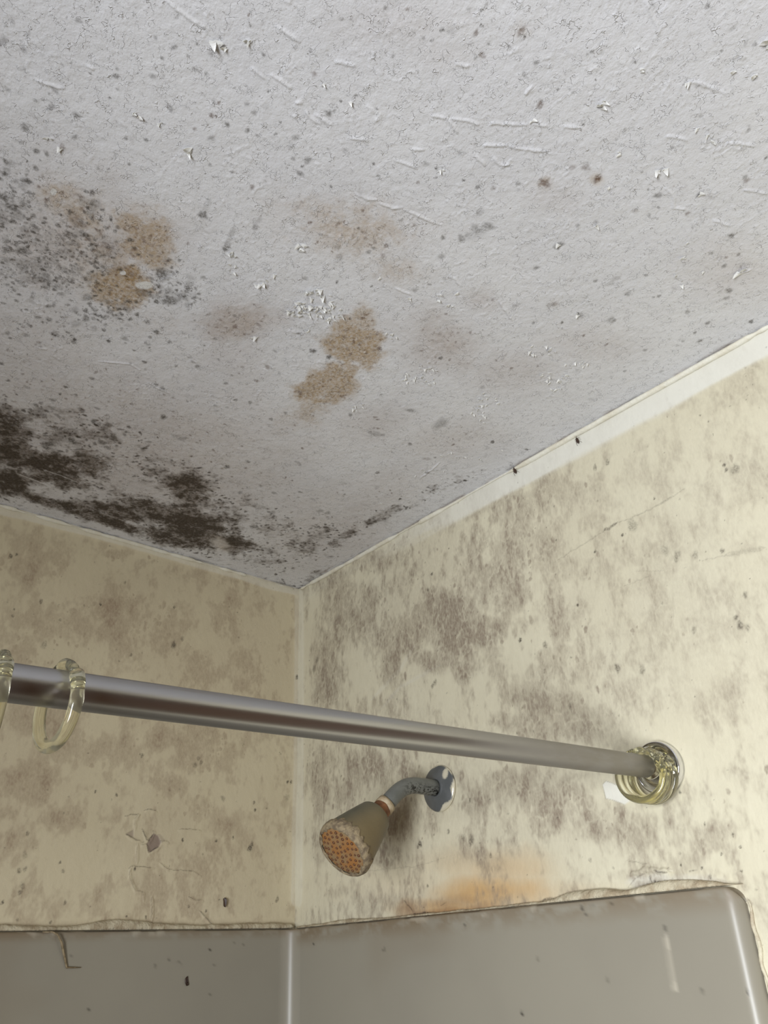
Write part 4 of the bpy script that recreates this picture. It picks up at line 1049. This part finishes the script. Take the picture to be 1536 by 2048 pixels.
for k in range(n):
    a = 2 * math.pi * k / n
    ca = Xa * math.cos(a) + Ya * math.sin(a)
    up = ca.z                                                            # thicker and wider on the upper side
    rag = .0125 + .006 * max(0, up) + .0035 * math.sin(7 * a + 1) * math.sin(3 * a) + .002 * math.sin(19 * a) + .0018 * math.sin(31 * a + 2)
    row = []
    for q in range(9):
        t_ = q / 8
        s_ = .0912 - rag * (1 - t_)
        rb = float(np.interp(s_, [.063, .0725, .079, .086, .089, .0895], [.0325, .0350, .0362, .0362, .0352, .0345]))
        thick = .0011 * math.sin(math.pi * min(1, t_ * .95 + .05)) + .0004 + .0005 * random.random() * (1 if 0 < q < 8 else 0)
        row.append(crust.verts.new(E + Za * s_ + ca * (rb + thick if q else rb - .0004)))
    for r_, s_ in ((.0335, .0918), (.0312 + .0012 * math.sin(9 * a) + .0008 * math.sin(23 * a), .0905)):
        row.append(crust.verts.new(E + Za * s_ + ca * r_))
    rows.append(row)
for k in range(n):
    a, b = rows[k], rows[(k + 1) % n]
    for j in range(len(a) - 1):
        crust.faces.new((a[j], b[j], b[j + 1], a[j + 1]))
M_CRUST = simple('limescale_crust', (.33, .26, .155), (.16, .12, .075), 150, .8, bump=.0012, bscale=350)
tag(under(build('limescale_crust', crust, M_CRUST), sh), 'crusty beige limescale around the rim')
t = NT('rust_stained_spray_plate')
M_FACE = t.set(Base_Color=t.mix(t.rng(t.noise(75, 5), .35, .65), (.33, .15, .045), (.27, .185, .095)), Roughness=.55, Normal=t.bump(t.noise(250), .0005))
M_NOZ = simple('dark_orange_nozzle', (.16, .065, .022), (.12, .05, .018), 200, .5)
M_HOLE = simple('dark_nozzle_mouth', (.05, .022, .008), (.07, .03, .01), 200, .6)
bm = bmesh.new(); lathe(bm, [(.0330, .0860), (.0326, .0892), (.0305, .0900), (.0210, .0908), (.0100, .0912), (.002, .0913)], E, d, 64)
face = under(build('spray_face', bm, M_FACE), sh)
tag(face, 'rust orange spray face with nozzles')
bm = bmesh.new()
lathe(bm, [(.0019, -.001), (.0018, .0006), (.0014, .0013), (.0009, .0014), (.0007, .0004)], (0, 0, 0), d, 12)
noz0 = None
spots = [(0, 0)] + [(r, k * 2 * math.pi / m + o) for r, m, o in ((.0075, 6, .2), (.0145, 11, .1), (.0212, 16, .3), (.0268, 20, 0)) for k in range(m)]
for i, (r, a) in enumerate(spots):
    p = E + Za * (.0912 - .0010 * (r / .03) ** 2) + (Xa * math.cos(a) + Ya * math.sin(a)) * r
    if noz0 is None:
        noz0 = build('nozzle', bm, M_NOZ); nz = noz0
    else:
        nz = noz0.copy(); COL.objects.link(nz)
    nz.location = p - Vector(sh.location)
    nz.parent = face
    nz.matrix_parent_inverse = Matrix.Identity(4)
    nz.location = p
    s_ = random.uniform(.8, 1.15); nz.scale = (s_, s_, s_)

# ================================================================== INSECTS AND BITS
M_BUG = simple('dark_brown_insect_shell', (.030, .014, .007), (.05, .022, .011), 300, .5)
def insect(px, py, ln, tilt, label):
    p = hit(px, py, 1, -.004)
    root = empty('insect', (p[0], -.0045, p[2]))
    root.rotation_euler = (0, math.radians(tilt), 0)
    tag(root, label, 'insect', 'small brown insects under the ceiling')
    bm = bmesh.new()
    blob_mesh(bm, (0, 0, -.10 * ln), (.20 * ln, .13 * ln, .42 * ln), sub=3)
    blob_mesh(bm, (0, 0, .26 * ln), (.17 * ln, .11 * ln, .14 * ln), sub=3)
    blob_mesh(bm, (0, .02 * ln, .41 * ln), (.09 * ln, .08 * ln, .09 * ln), sub=2)
    build('body', bm, M_BUG, root)
    for sx in (-1, 1):
        for z0, z1 in ((.22, .42), (.08, .02), (-.05, -.55)):
            bm = bmesh.new()
            tube(bm, [(sx * .10 * ln, .04 * ln, z0 * ln), (sx * .30 * ln, -.02 * ln, (z0 + z1) / 2 * ln), (sx * .40 * ln, .003, z1 * ln)], [.025 * ln, .02 * ln, .012 * ln], 6)
            build('leg', bm, M_BUG, root)
        bm = bmesh.new()
        tube(bm, bez((sx * .04 * ln, 0, .46 * ln), (sx * .08 * ln, -.02 * ln, .7 * ln), (sx * .16 * ln, 0, .9 * ln), (sx * .10 * ln, .002, 1.15 * ln), 8), [.014 * ln] * 5 + [.009 * ln] * 4, 5)
        build('antenna', bm, M_BUG, root)
insect(1030, 941, .0115, -12, 'small dark brown insect on the pale filler band, lower one nearer the corner')
insect(1155, 881, .0105, -10, 'small dark brown insect on the pale filler band, upper one farther from corner')
bm = bmesh.new()
p = hit(1152, 867, 1, -.004)
for k in range(5): blob_mesh(bm, (p[0] + random.uniform(-.002, .002), -.003, p[2] + random.uniform(-.0025, .0025)), (.0014, .0018, .0018), sub=1, jitter=.3)
tag(build('crumb', bm, M_BUG), 'tiny black crumb caught in the ceiling joint above the upper insect', 'crumb')

M_STEM = simple('dry_brown_fibre', (.16, .115, .06), (.30, .235, .14), 200, .7)
bm = bmesh.new()
q = [hit(x, y, 0, OFF + o) for x, y, o in ((85, 1864, .001), (105, 1864, .004), (116, 1870, .006), (123, 1885, .006), (126, 1900, .004), (130, 1918, .002), (133, 1933, .0015), (133, 1935, .0015), (147, 1935, .0015), (162, 1935, .0015))]
tube(bm, [tuple(v) for v in q], [.0008, .0011, .0013, .0014, .0016, .0015, .0013, .0012, .0010, .0004], 8)
tag(build('dry_stem', bm, M_STEM), 'thin dry brown strand hanging over the panel edge on the left wall', 'strand')
bm = bmesh.new()
c = Vector(hit(374, 1962, 0, OFF + .0015))
loop = [(0, .0055), (.0022, .0030), (.0018, -.0020), (-.0002, -.0050), (-.0024, -.0048), (-.0016, -.0005), (-.0004, .0025), (0, .0055)]
tube(bm, [(c.x + .0006 * math.sin(i), c.y - a * 1.0, c.z + b) for i, (a, b) in enumerate(loop)], [.0006, .0011, .0012, .0013, .0011, .0009, .0008, .0005], 6)
blob_mesh(bm, (c.x, c.y + .0016, c.z - .0036), (.0010, .0018, .0024), sub=2, jitter=.1)
tag(build('dead_insect', bm, M_BUG), 'curled dead brown insect stuck on the grey panel under the cracked plaster', 'insect')
bm = bmesh.new()
c = Vector(hit(449, 1806, 0, .002))
sh_ = [(.0000, .0075), (.0026, .0068), (.0016, .0035), (.0010, -.0040), (-.0004, -.0062), (-.0014, -.0010), (-.0012, .0045)]
va = [bm.verts.new((c.x + .0012 + .0006 * i % 2, c.y - a, c.z + b)) for i, (a, b) in enumerate(sh_)]
vb = [bm.verts.new((c.x - .0022, c.y - a * .7, c.z + b * .8)) for a, b in sh_]
bm.faces.new(va); bm.faces.new(vb[::-1])
for k in range(len(va)): bm.faces.new((va[k], vb[k], vb[(k + 1) % len(va)], va[(k + 1) % len(va)]))
tag(build('dark_flake', bm, M_BUG, smooth=False), 'dark sliver lifting off the left wall just above the panel edge', 'flake')
